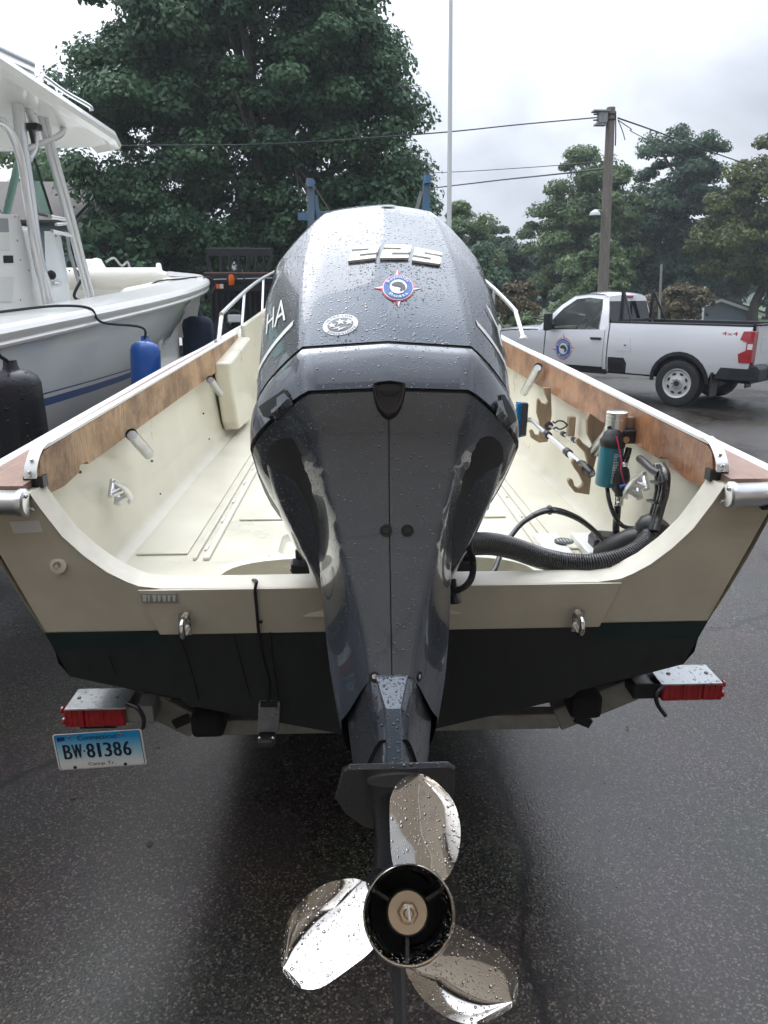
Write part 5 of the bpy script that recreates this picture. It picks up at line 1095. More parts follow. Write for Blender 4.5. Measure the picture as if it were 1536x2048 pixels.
MB().tube(crv([LB(1.9, -.30, 2.20), LB(1.9, -.16, 1.98), LB(1.88, -.24, 1.88), LB(1.9, -.34, 1.93), LB(1.9, -.22, 2.12)], 8), .016, 6).build('coiled_line', M_rope, lb)
q = P(374, 540, 1, 7.1); MB().lathe([(.045, 0), (.035, .04), (.03, .09), (.012, .10)], LB(.55, .05, 2.2), (0, 0, 1), 12).build('nav_light', M_white, lb)
# console
def cbox(s0, s1, l0, l1, z0, z1, tap=.0):
    return [LB(s0, l0, z0), LB(s0, l1, z0), LB(s1, l1, z0), LB(s1, l0, z0), LB(s0 + tap, l0, z1), LB(s0 + tap, l1, z1), LB(s1, l1, z1), LB(s1, l0, z1)]
BF = [(0, 1, 2, 3), (7, 6, 5, 4), (0, 4, 5, 1), (1, 5, 6, 2), (2, 6, 7, 3), (3, 7, 4, 0)]
con = MB().add(cbox(3.75, 5.9, -.48, .48, 1.3, 2.42, .16), BF).build('console', M_white, lb, smooth=0, bevel=.05, seg=4)
PC = (LB(0, .485, 0), LN)
def pc(px, py, off=0): return PP(px, py, PC[0] + LN * off, LN)
def cplate(name, m, pts, off=.0, th=.006): return MB().prism([pc(x, y, off) for x, y in pts], LN * th).build(name, m, con, smooth=0, bevel=.003)
cplate('console_door', M_icehull, [(88, 462), (112, 464), (120, 470), (136, 560), (142, 615), (98, 618), (92, 560)], .002)
cplate('side_panel', M_white, [(-30, 425), (34, 430), (58, 520), (66, 626), (-30, 632)], .004, .014)
cplate('access_hatch', M_hatch, [(-30, 470), (17, 470), (19, 500), (-30, 500)], .019)
cplate('switch_panel', M_dash, [(-30, 436), (15, 437), (17, 464), (-30, 464)], .019)
cplate('cup_recess', M_deepblack, [(6, 511), (25, 511), (26, 526), (7, 526)], .019)
cplate('lower_hatch', M_hatch, [(-30, 552), (27, 553), (23, 603), (-30, 606)], .019)
cplate('vent_slot', M_dash, [(129, 463), (136, 465), (140, 497), (158, 560), (154, 566), (137, 510)], .006)
MB().ball(pc(103, 550, .03), .035, 10, 7, (1, .6, 1)).build('latch', M_black, con); MB().tube([pc(107, 566, .02), pc(122, 566, .02)], .012, 8).build('door_handle', M_chrome, con)
for px, py in ((29, 434), (34, 481), (40, 520), (112, 472), (122, 472), (131, 508), (139, 541), (57, 541), (40, 600)): MB().ball(pc(px, py, .016), .008, 6, 5).build('screw', M_dash, con)
# windscreen
PW = (LB(0, .46, 0), LN)
def pw(px, py, off=0): return PP(px, py, PW[0] + LN * off, LN)
MB().prism([pw(67, 317), pw(102, 428), pw(75, 426), pw(63, 338)], LN * .008).build('side_glass', M_glass, lb, smooth=0)
MB().tube([pw(67, 316), pw(103, 429)], .013, 8).tube([pw(72, 426), pw(112, 436)], .012, 8).build('glass_frame', M_black, lb)
MB().prism([LB(4.2, -.44, 2.42), LB(4.2, .44, 2.42), LB(4.75, .42, 2.98), LB(4.75, -.42, 2.98)], LH * .01).build('front_glass', M_glass, lb, smooth=0)
MB().tube([LB(4.21, -.44, 2.43), LB(4.76, -.42, 2.99)], .02, 8).build('glass_frame', mat('mint_frame', (.30, .52, .44), .4), lb)
MB().tube([PP(37, 325, LB(0, .2, 0), LN), PP(8, 446, LB(0, .2, 0), LN)], .028, 8).build('glass_frame', mat('mint_frame', (.30, .52, .44), .4), lb, smooth=60)
MB().tube([PP(-30, 291, LB(0, -.5, 0), LN), PP(40, 293, LB(0, -.5, 0), LN)], .05, 10).build('top_pipe', M_pipe, lb, smooth=60)
# hard top
rows = []
HT = [(3.0, 3.10, .62), (3.1, 3.105, .82), (3.35, 3.12, .90), (4.1, 3.165, .93), (4.9, 3.22, .95), (5.6, 3.25, .96), (6.4, 3.28, .95), (7.2, 3.26, .88)]
for s, z, hw in HT:
    rows.append([LB(s, -hw, z - .03), LB(s, -hw - .015, z), LB(s, -hw, z + .035)] + [LB(s, l * hw, z + .035 + .07 * (1 - l * l)) for l in (-.8, -.4, 0, .4, .8)] + [LB(s, hw, z + .035), LB(s, hw + .015, z), LB(s, hw, z - .03), LB(s, hw * .93, z - .035), LB(s, hw * .86, z + .01), LB(s, -hw * .86, z + .01), LB(s, -hw * .93, z - .035)])
top_o = MB().loft(rows, True, True, True).build('hard_top', M_white, lb, smooth=30)
for (px, py) in ((65, 181), (82, 186), (70, 214), (88, 222), (173, 246), (184, 249)):
    q = PP(px, py, LB(0, .6, 0), LN); MB().ball(q, .014, 8, 5, (1, 1, .6)).build('top_bolt', M_dash, top_o)
MB().tube(crv([PP(82, 160, LB(0, .78, 0), LN), PP(84, 153, LB(0, .78, 0), LN), PP(90, 155, LB(0, .78, 0), LN), PP(130, 184, LB(0, .78, 0), LN), PP(178, 212, LB(0, .78, 0), LN), PP(183, 222, LB(0, .78, 0), LN)], 5), .016, 8).build('roof_rail', M_alu, top_o)
MB().tube([PP(-20, 92, LB(0, .6, 0), LN), PP(58, 128, LB(0, .6, 0), LN)], .045, 12).build('rolled_cover', M_alu, top_o); MB().tube([PP(-20, 108, LB(0, .6, 0), LN), PP(66, 146, LB(0, .6, 0), LN)], .012, 8).build('roof_strut', M_dash, top_o)
PT = LB(0, .58, 0)
def pt_(px, py, o=0): return PP(px, py, PT + LN * o, LN)
for pts, r, o in (([(35, 200), (45, 296), (59, 385), (70, 478), (82, 540), (92, 572), (100, 620)], .040, 0), ([(-20, 238), (4, 244), (23, 267), (37, 303), (47, 345), (60, 432), (72, 500), (84, 556), (96, 620)], .028, .07),
                  ([(54, 196), (61, 230), (70, 267), (68, 298), (58, 317)], .026, .02), ([(78, 222), (101, 314), (131, 420), (157, 520), (176, 594)], .022, 0), ([(88, 226), (111, 314), (141, 420), (166, 520), (184, 592)], .022, .02),
                  ([(50, 298), (70, 292), (94, 282), (116, 272), (125, 262), (127, 240)], .022, .02), ([(100, 433), (128, 438)], .016, .0), ([(104, 462), (146, 472)], .014, .0), ([(30, 212), (84, 228)], .016, .0), ([(112, 449), (133, 447)], .012, 0)):
    MB().tube(crv([pt_(x, y, o) for x, y in pts], 5), r, 12).build('top_pipe', M_pipe, lb, smooth=60)
MB().box(pt_(64, 254, .06), (.12, .07, .045), Matrix.Rotation(-_h, 3, 'Z')).build('grab_holder', M_black, lb, bevel=.01); MB().tube([pt_(60, 258, .05), pt_(67, 287, .05)], .014, 8).build('holder_stem', M_black, lb)
for s_ in (-1,):
    for s0, s1 in ((4.3, 4.0), (5.9, 5.9)): MB().tube([LB(s0 + .3, s_ * .62, 3.36), LB(s1, s_ * .62, 1.32)], .035, 12).build('top_pipe', M_pipe, lb, smooth=60)
# deck fittings and lines
q = PP(147, 617, LB(0, 1.05, 0), LN); 
for px, py in ((147, 617), (5, 637)):
    P0 = P(px, py, 2, 1.84 if px > 50 else 1.77); MB().lathe([(.06, 0), (.06, .008), (.045, .012), (.04, .004), (0, .004)], P0 + Vector((0, 0, .01)), (0, 0, 1), 16, False).build('rod_holder', M_chrome, lb)
for px, py in ((248, 640), (259, 638)):
    s_h = 4; loc = PP(px, py, LB(0, 1.2, 0), LN); MB().lathe([(.022, 0), (.022, .012), (.012, .02), (0, .02)], loc, LN, 12, False).build('vent_fitting', M_chrome, lb)
# trailer carrying it: simple bunks, beam and wheels under the white hull
lt = thing('white_boat_trailer', 'galvanised trailer under the pale blue hull of the console boat', 'trailer', LB(5, 0, 0))
for s_ in (-1, 1):
    MB().bar(LB(3, s_ * .55, .62), LB(8.8, s_ * .55, .60), .12, .10).build('bunk', M_carpet, lt); MB().bar(LB(2.6, s_ * .8, .5), LB(9, s_ * .8, .5), .08, .12).build('side_rail', M_galvd, lt)
    MB().lathe([(.2, -.1), (.33, -.09), (.345, 0), (.33, .09), (.2, .1)], LB(3.4, s_ * 1.0, .345), LN, 28).build('wheel', M_tyre, lt); MB().lathe([(.2, -.1), (.33, -.09), (.345, 0), (.33, .09), (.2, .1)], LB(4.2, s_ * 1.0, .345), LN, 28).build('wheel', M_tyre, lt)
MB().bar(LB(2.7, -.8, .5), LB(.2, 0, .5), .08, .1).build('tongue_brace', M_galvd, lt); MB().bar(LB(2.7, .8, .5), LB(.2, 0, .5), .08, .1).build('tongue_brace', M_galvd, lt); MB().bar(LB(4, -.84, .52), LB(4, .84, .52), .07, .08).build('crossmember', M_galvd, lt)
# fenders hung between the boats
def fender(name, label, top, bot, r, m, mrope, rope, ribs=0, n=24):
    top, bot = Vector(top), Vector(bot); ax = (bot - top); L_ = ax.length; ax.normalize(); f = thing(name, label, 'fender', bot)
    prof = [(r * .25, 0), (r * .62, r * .08), (r * .9, r * .3), (r, r * .6)] + [(r * (1 + .0 * k), r * .6 + (L_ - r * 1.2) * k / 6) for k in range(1, 6)] + [(r, L_ - r * .6), (r * .9, L_ - r * .3), (r * .6, L_ - r * .08), (r * .2, L_)]
    u = ax.orthogonal().normalized(); g_ = ax.cross(u); rings = []
    for rr_, h in prof: rings.append([top + ax * h + (u * math.cos(2 * math.pi * j / n) + g_ * math.sin(2 * math.pi * j / n)) * rr_ * (1 + (ribs * (1 if j % 3 else -1.2) if ribs else 0)) for j in range(n)])
    MB().loft(rings, True, True, True).build('body', m, f, smooth=45); MB().lathe([(r * .25, -r * .35), (r * .28, -r * .1), (r * .35, .005)], top, ax, 12).build('eye', m, f)
    if rope: MB().tube(crv(rope, 6), .008, 6).build('line', mrope, f, smooth=60)
    return f
XF = -1.42
fender('bright_blue_fender', 'bright blue fender hanging by a cord beside the pale blue hull', P(290, 683, 0, XF), P(294, 800, 0, XF), .093, M_bluefend, M_rope, [LB(5.75, 1.04, 1.835), LB(5.35, 1.08, 1.86), LB(5.05, 1.18, 1.88), LB(4.92, 1.32, 1.865), LB(4.88, 1.37, 1.78), P(284, 655, 0, XF), P(289, 684, 0, XF)], .012)
fender('navy_fender', 'large navy blue cloth covered fender under the bow of the white boat', P(394, 630, 1, 6.3), P(400, 760, 1, 6.3), .165, M_navy, M_rope, [LB(3.0, .86, 1.98), LB(2.6, .84, 2.06), LB(2.0, .82, 2.09), LB(1.5, .85, 2.12), LB(1.25, .90, 2.11), LB(1.22, .93, 2.02), P(392, 632, 1, 6.3)], .02)
XB = -1.5
fender('black_fender', 'black ribbed fender at the left edge beside the wooden coaming board', P(22, 738, 0, XB), P(62, 990, 0, XB), .105, M_blackfend, M_rope, [P(-60, 640, 0, XB - .2), P(-20, 690, 0, XB), P(0, 712, 0, XB), P(14, 722, 0, XB), P(22, 738, 0, XB)], .035)

# ------------------------------------------------------------------ silver pickup
TO = Vector((6.42, 11.72, 0)); TRZ = R(133)
trk = thing('pickup_truck', 'silver regular cab pickup parked behind the right side of the skiff', 'pickup truck', TO, TRZ)
def half(z, x=0): return .985 - .055 * max(0, (z - .98) / .45) ** 2 - .05 * max(0, (.85 - z) / .35) ** 2
def arch(cx, r, a0, a1, n=14): return [(cx + r * math.cos(R(a0 + (a1 - a0) * i / n)), .43 + r * math.sin(R(a0 + (a1 - a0) * i / n))) for i in range(n + 1)]
def tside(name, m, poly, off=0, th=.03, step=.09, bevel=0, both=True):
    out = []
    for s_ in ((1, -1) if both else (1,)):
        mb = MB(local=True); sheet3(mb, poly, step, lambda x, z: Vector((x, s_ * (half(z) + off), z)), lambda x, z: Vector((x, s_ * (half(z) + off - th), z)))
        out.append(mb.build(name, m, trk, smooth=40))
    return out
RA = .50
bed = tside('bed_side', M_truck, [(-1.18, .62), (-1.18, .80), (-1.14, 1.42), (1.40, 1.44), (1.40, .52), (.53, .52)] + arch(0, RA + .03, 10, 170)[0:] + [(-.56, .62)])
bedL = bed[0]
tside('wheel_arch_trim', M_black, arch(0, RA + .04, 0, 180) + list(reversed(arch(0, RA - .025, 0, 180))), .012, .03)
tside('wheel_well', M_deepblack, arch(0, RA - .02, 0, 180) + [(-.5, .42)], -.18, .02)
door = tside('door', M_truck, [(1.50, .60), (1.50, 1.30), (2.78, 1.26), (2.80, .60)])
tside('sill', M_black, [(1.44, .46), (1.44, .60), (2.86, .60), (2.86, .46)], -.04)
tside('cab_side', M_truck, [(1.425, .56), (1.425, 1.36), (1.49, 1.36), (1.49, .56)], .0)
fen = tside('front_fender', M_truck, [(2.82, .60), (2.81, 1.255), (3.6, 1.22), (4.40, 1.12), (4.44, .66), (4.09, .62)] + arch(3.56, RA + .03, 10, 170) + [(3.0, .60)])
tside('wheel_arch_trim', M_black, arch(3.56, RA + .04, 0, 180) + list(reversed(arch(3.56, RA - .025, 0, 180))), .012, .03)
tside('corner_step', M_black, [(1.02, .52), (1.38, .52), (1.38, .80), (1.06, .80), (1.0, .70)], .004, .02); tside('step_recess', M_deepblack, [(1.08, .58), (1.34, .58), (1.34, .70), (1.10, .70)], .008, .01)
tside('fuel_flap', M_truck, [(.93, .92), (1.22, .92), (1.22, 1.16), (.96, 1.16)], .005, .008)
# cab greenhouse
def yc(z): return .93 - .25 * (z - 1.28) - .12 * max(0, (z - 1.6)) 
def gside(name, m, poly, off=0, th=.03, step=.1):
    for s_ in (1, -1):
        mb = MB(local=True); sheet3(mb, poly, step, lambda x, z: Vector((x, s_ * (yc(z) + off), z)), lambda x, z: Vector((x, s_ * (yc(z) + off - th), z))); o = mb.build(name, m, trk, smooth=40)
    return o
# pillars and roof sides as a frame round the window
gside('cab_pillar', M_truck, [(1.44, 1.28), (1.52, 1.66), (1.58, 1.90), (1.64, 1.90), (1.70, 1.84), (1.66, 1.68), (1.64, 1.34), (1.64, 1.28)])
gside('roof_rail', M_truck, [(1.58, 1.90), (1.68, 1.945), (2.02, 1.96), (2.30, 1.92), (2.56, 1.74), (3.0, 1.30), (3.0, 1.24), (2.88, 1.26), (2.50, 1.68), (2.26, 1.85), (2.0, 1.88), (1.70, 1.85)])
gside('side_window', M_glassl, [(1.66, 1.30), (1.68, 1.68), (1.71, 1.84), (2.0, 1.87), (2.25, 1.845), (2.49, 1.67), (2.80, 1.33), (2.80, 1.29)], -.012, .012)
gside('window_seal', M_black, [(1.63, 1.27), (1.63, 1.305), (2.86, 1.285), (2.86, 1.255)], .004, .012); gside('mirror_sail', M_black, [(2.62, 1.28), (2.66, 1.48), (2.86, 1.30), (2.88, 1.27)], .003, .012)
rows = [[(x, l * w_, z + .035 * (1 - l * l)) for l in lin(-1, 1, 8)] for x, z, w_ in ((1.58, 1.90, .765), (1.68, 1.945, .755), (2.02, 1.96, .75), (2.30, 1.92, .755))]
MB(local=True).loft(rows, False).build('roof', M_truck, trk, smooth=40)
rows = [[(x, l * w_, z + .03 * (1 - l * l)) for l in lin(-1, 1, 8)] for x, z, w_ in ((2.30, 1.92, .745), (2.56, 1.74, .80), (3.0, 1.27, .90))]
MB(local=True).loft(rows, False).build('windscreen', M_glassl, trk, smooth=40)
# rear of the cab with its window
rows = [[(1.44 + (.14) * ((z - 1.28) / .62), l * yc(z), z) for l in lin(-1, 1, 8)] for z in (.6, 1.28, 1.40, 1.42)]; MB(local=True).loft([[(1.44, l * .93, z) for l in lin(-1, 1, 6)] for z in (.6, 1.28)] + [[(1.47, l * yc(1.42), 1.42) for l in lin(-1, 1, 6)]], False).build('cab_back', M_truck, trk, smooth=20)
MB(local=True).loft([[(1.475, l * (yc(1.42) - .01), 1.42) for l in lin(-1, 1, 6)], [(1.555, l * (yc(1.82) - .01), 1.82) for l in lin(-1, 1, 6)]], False).build('rear_window', M_glasst, trk, smooth=0)
MB(local=True).loft([[(1.55, l * yc(1.82), 1.815) for l in lin(-1, 1, 6)], [(1.58, l * yc(1.90), 1.90 + .035 * (1 - l * l)) for l in lin(-1, 1, 6)]], False).build('rear_header', M_truck, trk, smooth=0)
MB(local=True).box((1.555, 0, 1.895), (.03, .30, .045)).build('brake_light', M_red, trk, smooth=0, bevel=.006)
# headache rack behind the window
for y in (-.62, .62): MB(local=True).box((1.36, y, 1.71), (.06, .06, .62)).build('rack_post', M_black, trk, smooth=0, bevel=.006)
for z in (1.46, 1.99): MB(local=True).box((1.36, 0, z), (.05, 1.36 if z < 1.8 else .0 + .9, .05)).build('rack_bar', M_black, trk, smooth=0, bevel=.006) if z < 1.8 else None
MB(local=True).tube([(1.36, -.62, 2.01), (1.1, -.72, 1.46)], .022, 8).build('rack_brace', M_black, trk); MB(local=True).tube([(1.36, .62, 2.01), (1.1, .72, 1.46)], .022, 8).build('rack_brace', M_black, trk)
# bed: rails, inner walls, floor, tailgate
for s_ in (1, -1):
    MB(local=True).loft([[(x, s_ * (half(1.42) + .004), 1.425), (x, s_ * (half(1.42) + .002), 1.455), (x, s_ * .80, 1.455), (x, s_ * .80, .92)] for x in (-1.14, 0, 1.40)], False).build('bed_rail', M_blk2, trk, smooth=0)
MB(local=True).box((.12, 0, .90), (2.5, 1.66, .04)).build('bed_floor', M_blk2, trk, smooth=0); MB(local=True).box((1.40, 0, 1.16), (.03, 1.7, .56)).build('bed_front', M_truck, trk, smooth=0)
tg = MB(local=True).box((-1.175, 0, 1.06), (.06, 1.56, .76)).build('tailgate', M_truck, trk, smooth=0, bevel=.02, seg=3)
MB(local=True).box((-1.208, 0, 1.12), (.006, 1.2, .26)).build('tailgate_panel', M_truck, tg, smooth=0, bevel=.003); MB(local=True).box((-1.213, 0, 1.33), (.01, .22, .06)).build('tailgate_handle', M_black, tg, smooth=0)
MB(local=True).box((-1.18, 0, 1.45), (.09, 1.58, .03)).build('tailgate_cap', M_blk2, tg, smooth=0, bevel=.006)
for s_ in (1, -1):
    lt_ = MB(local=True).prism([(-1.205, s_ * (.80), z) for z in (.84, 1.36)] + [(-1.205, s_ * .985, 1.36), (-1.205, s_ * .99, .84)], (.055, 0, 0)).build('tail_light', M_red, trk, smooth=0, bevel=.015, seg=3)
    mb = MB(local=True); sheet3(mb, [(-1.20, .84), (-1.20, 1.36), (-1.02, 1.35), (-.985, 1.22), (-1.10, 1.17), (-1.10, 1.04), (-.985, .98), (-1.01, .84)], .06, lambda x, z: Vector((x, s_ * (half(z) + .014), z)), lambda x, z: Vector((x, s_ * (half(z) - .02), z))); mb.build('light_wrap', M_red, lt_, smooth=30)
    mb = MB(local=True); sheet3(mb, [(-1.20, 1.06), (-1.20, 1.15), (-1.12, 1.15), (-1.12, 1.06)], .06, lambda x, z: Vector((x, s_ * (half(z) + .016), z)), lambda x, z: Vector((x, s_ * (half(z) - .0), z))); mb.build('reverse_lamp', M_lamp, lt_, smooth=0)
    MB(local=True).prism([(x, s_ * (.98), z) for x, z in ((-.62, .54), (-.74, .80), (-1.30, .80), (-1.36, .74), (-1.36, .56), (-1.2, .54))], (0, -s_ * .5, 0)).build('bumper', M_blk2, trk, smooth=0, bevel=.03, seg=3)
    MB(local=True).prism([(x, s_ * (.984), z) for x, z in ((-.86, .60), (-.90, .72), (-1.26, .72), (-1.30, .62))], (0, s_ * .006, 0)).build('bumper_step', M_deepblack, trk, smooth=0)
    MB(local=True).box((-.60, s_ * .86, .44), (.025, .30, .42)).build('mud_flap', M_rubber, trk, smooth=0)
MB(local=True).box((-1.33, 0, .67), (.1, 1.1, .2)).build('bumper_centre', M_blk2, trk, smooth=0, bevel=.02)
# hood, nose, underbody
rows = [[(x, l * w_, z + .06 * (1 - l * l)) for l in lin(-1, 1, 8)] for x, z, w_ in ((2.98, 1.27, .92), (3.6, 1.25, .93), (4.2, 1.18, .92), (4.42, 1.08, .9))]
MB(local=True).loft(rows, False).build('hood', M_truck, trk, smooth=40)
MB(local=True).box((4.40, 0, .86), (.12, 1.8, .46)).build('grille', M_black, trk, smooth=0, bevel=.03); MB(local=True).box((4.50, 0, .58), (.16, 1.94, .24)).build('front_bumper', M_galv, trk, smooth=0, bevel=.04, seg=3)
for s_ in (1, -1): MB(local=True).box((4.43, s_ * .78, .98), (.1, .36, .16)).build('headlight', M_lamp, trk, smooth=0, bevel=.03)
MB(local=True).box((1.6, 0, .55), (5.4, 1.1, .2)).build('chassis', M_deepblack, trk, smooth=0); MB(local=True).tube([(0, -.8, .43), (0, .8, .43)], .08, 10).build('axle', M_black, trk)
# mirror, handle
for s_ in (1, -1):
    MB(local=True).box((2.66, s_ * 1.12, 1.42), (.12, .20, .34), Matrix.Rotation(R(8 * s_), 3, 'Z')).build('mirror', M_black, trk, smooth=0, bevel=.03, seg=3)
    MB(local=True).box((2.66, s_ * .99, 1.34), (.06, .16, .05)).build('mirror_arm', M_black, trk, smooth=0)
    MB(local=True).box((1.66, s_ * (half(1.12) + .022), 1.13), (.22, .03, .045)).build('door_handle', M_black, trk, smooth=0, bevel=.008)
    MB(local=True).lathe([(.022, 0), (.022, .01), (.01, .014), (0, .014)], (1.05, s_ * (half(1.03) + .005), 1.04), (0, s_, 0), 10, False).build('fuel_lock', M_chrome, trk)
# wheels
for x in (0, 3.56):
    for s_ in (1, -1):
        c0 = Vector((x, s_ * .86, .41)); wk = MB(local=True).lathe([(.26, -.13), (.34, -.14), (.395, -.125), (.41, -.09), (.412, 0), (.41, .09), (.395, .125), (.34, .14), (.262, .125)], c0, (0, s_, 0), 36, False).build('wheel', M_tyre, trk, smooth=40)
        rm = MB(local=True).lathe([(.265, .118), (.258, .132), (.24, .125), (.225, .10), (.20, .098), (.13, .11), (.10, .115), (.09, .13), (.0, .132)], c0, (0, s_, 0), 32, False).build('rim', M_rim, wk, smooth=35)
        mb = MB(local=True)
        for k in range(8):
            t = R(45 * k + 22); q = c0 + Vector((.172 * math.cos(t), s_ * .108, .172 * math.sin(t))); u = Vector((-math.sin(t), 0, math.cos(t))); v_ = Vector((math.cos(t), 0, math.sin(t)))
            MB(local=True).prism([q + u * .038 * math.cos(a) + v_ * .020 * math.sin(a) for a in [2 * math.pi * i / 12 for i in range(12)]], (0, s_ * .003, 0)).build('rim_slot', M_deepblack, wk, smooth=0)
        for k in range(8):
            t = R(45 * k); MB(local=True).lathe([(.014, 0), (.012, .03), (0, .03)], c0 + Vector((.075 * math.cos(t), s_ * .128, .075 * math.sin(t))), (0, s_, 0), 6, False).build('lug_nut', M_chrome, wk)
        MB(local=True).lathe([(.05, .125), (.048, .15), (.0, .152)], c0, (0, s_, 0), 16, False).build('hub_cap', M_black, wk)
BVT = bvh_of(door[0], bedL)
badge(1127, 697, 16.5, 22, trk, BVT, .0015)
vs, fs = text2d('4x4', 1.0, 1.0); xs = [v[0] for v in vs]; hw = max(xs) - min(xs); mx_ = (max(xs) + min(xs)) / 2
mb = MB(local=True); mb.v = [Vector((-.80 - (x - mx_) / hw * .26, half(1.31) + .006, 1.275 + y * .09)) for x, y in vs]; mb.f = [tuple(f) for f in fs]; mb.build('drive_lettering', M_stickR, trk, smooth=0, fix=False)

for y in (-.42, .42):
    st_ = MB(local=True).box((1.78, y, 1.25), (.16, .55, .62), Matrix.Rotation(R(-12), 3, 'Y')).build('seat', M_blk2, trk, smooth=0, bevel=.04, seg=3); MB(local=True).box((1.72, y, 1.62), (.09, .28, .18)).build('headrest', M_blk2, st_, smooth=0, bevel=.03)
MB(local=True).box((2.55, 0, 1.14), (.5, 1.6, .22)).build('dashboard', M_blk2, trk, smooth=0, bevel=.04); MB(local=True).box((2.0, 0, .90), (1.3, 1.6, .1)).build('cab_floor', M_blk2, trk, smooth=0)
MB(local=True).tube([Vector((2.30 - .08 * math.sin(t), .42 + .19 * math.cos(t), 1.32 + .17 * math.sin(t))) for t in [2 * math.pi * i / 20 for i in range(21)]], .016, 8, False).build('steering_wheel', M_black, trk)

# ------------------------------------------------------------------ gear on the starboard side of the skiff
WX = .865
# two grey wooden rod racks standing out from the side
def rack(label, y, pts, th=.024):
    P_ = [P(px, py, 1, y) for px, py in pts]; xm = max(p.x for p in P_); P_ = [Vector((p.x + (.885 - xm), p.y, p.z)) for p in P_]
    o = MB().prism(P_, (0, th, 0)).build('rod_rack', M_rack, None, smooth=0, bevel=.003); tag(o, label, 'rod rack'); return o, (.885 - xm)
R1 = [(1085, 775), (1087, 830), (1079, 884), (1062, 886), (1046, 876), (1043, 862), (1049, 860), (1054, 870), (1062, 871), (1065, 860), (1062, 842), (1057, 826), (1058, 800), (1061, 796), (1066, 806), (1075, 809), (1080, 803), (1074, 790), (1070, 776)]
R2 = [(1211, 848), (1203, 870), (1196, 905), (1183, 955), (1179, 990), (1150, 985), (1139, 971), (1136, 962), (1140, 957), (1146, 960), (1149, 972), (1156, 977), (1164, 973), (1167, 966), (1159, 950), (1150, 938), (1144, 926), (1147, 918), (1152, 920), (1157, 930), (1172, 934), (1176, 924), (1170, 905), (1155, 890), (1152, 880), (1157, 875), (1166, 886), (1184, 900), (1186, 890), (1175, 868), (1174, 840), (1180, 826)]
r1, s1 = rack('weathered rod rack with two open hooks nearest to the motor', 1.62, R1)
r2, s2 = rack('weathered rod rack with three open hooks beside the teal filter', .86, R2)
# boat brush on telescopic pole, and boat hook
def pole(name, label, cat, a, b, r, joints, grip):
    a, b = Vector(a), Vector(b); t = thing(name, label, cat, b); d = b - a
    MB().tube([a, a.lerp(b, .42)], r * .8, 12).tube([a.lerp(b, .42), b], r, 12).build('pole', M_pipe, t, smooth=60)
    for k in joints: MB().tube([a.lerp(b, k - .02), a.lerp(b, k + .025)], r * 1.5, 12).build('collar', M_black, t, smooth=50)
    if grip: MB().tube([a.lerp(b, 1 - grip), a.lerp(b, 1 - grip + .03), a.lerp(b, .97), b], [r * 1.3, r * 1.75, r * 1.75, r * 1.2], 12).build('grip', M_rubber, t, smooth=50)
    return t
pa, pb_ = P(1062, 840, 1, 1.66), P(1184, 948, 1, .80)
br = pole('deck_brush', 'deck brush with blue bristles and long white pole lying in the rod racks', 'brush', pa, pb_, .0115, (.32, .66), .16)
q0, q1 = P(1051, 806, 1, 1.70), P(1046, 872, 1, 1.66); MB().bar(q0, q1, .03, .045).build('brush_head', M_black, br, smooth=0, bevel=.006)
mb = MB(); rr = random.Random(7)
for k in range(17):
    c = q0.lerp(q1, k / 16)
    for j in range(4): mb.bar(c + Vector((-.008 + .004 * j, 0, 0)), c + Vector((-.045 + .003 * rr.random(), -.02 + .012 * j, rr.uniform(-.006, .006))), .007, .007)
stuff(mb.build('bristles', M_bluebr, br, smooth=0)); MB().tube([q0.lerp(q1, .5), pa], .012, 10).build('brush_neck', M_galvd, br)
h0, h1 = P(1098, 852, 1, 1.62), P(1203, 909, 1, .84)
bh = pole('boat_hook', 'slim white boat hook with black ends resting above the deck brush', 'boat hook', h0, h1, .008, (.33, .54), .05)
MB().ball(h0, .022, 12, 8, (1, .5, 1)).build('hook_tip', M_black, bh)
# spring clip on a little board
c0 = P(1140, 850, 0, WX + .01); cl = thing('spring_clip', 'black spring clip on small grey block between the rod racks', 'clip', c0)
MB().box(c0 + Vector((.005, 0, -.005)), (.03, .035, .085)).build('block', M_rack, cl, smooth=0, bevel=.003)
for s_ in (-1, 1): MB().tube(crv([c0 + Vector((-.012, .0, .0)), c0 + Vector((-.028, .012 * s_, .012 * s_ + .002)), c0 + Vector((-.05, .015 * s_, .016 * s_)), c0 + Vector((-.065, .010 * s_, .008 * s_)), c0 + Vector((-.075, .014 * s_, .014 * s_))], 4), .004, 6).build('clip_arm', M_black, cl)
# piston on its bracket above the fuel filter
YF = .58
pc0 = P(1233, 845, 1, YF); bk0 = P(1262, 850, 1, YF)
pn = thing('metal_piston', 'small metal piston with ring grooves fixed above the teal filter', 'piston', pc0)
MB().lathe([(.034, -.043), (.036, -.04), (.036, .012), (.0335, .0125), (.0335, .016), (.036, .0165), (.036, .023), (.0335, .0235), (.0335, .027), (.036, .0275), (.036, .036), (.033, .038), (.028, .0385), (.027, .035), (0, .035)], pc0, (0, 0, 1), 28, False).build('crown_and_skirt', M_alu, pn, smooth=30)
MB().lathe([(.007, 0), (.007, .003), (0, .003)], pc0 + Vector((-.030, -.021, -.015)), (-.8, -.55, 0), 12, False).build('pin_hole', M_deepblack, pn)
MB().box(bk0 + Vector((.01, .01, 0)), (.075, .03, .055)).build('bracket', M_rack, pn, smooth=0, bevel=.004)
MB().tube([pc0 + Vector((0, 0, -.04)), pc0 + Vector((-.004, 0, -.075))], [.016, .02], 12).build('stalk', M_black, pn)
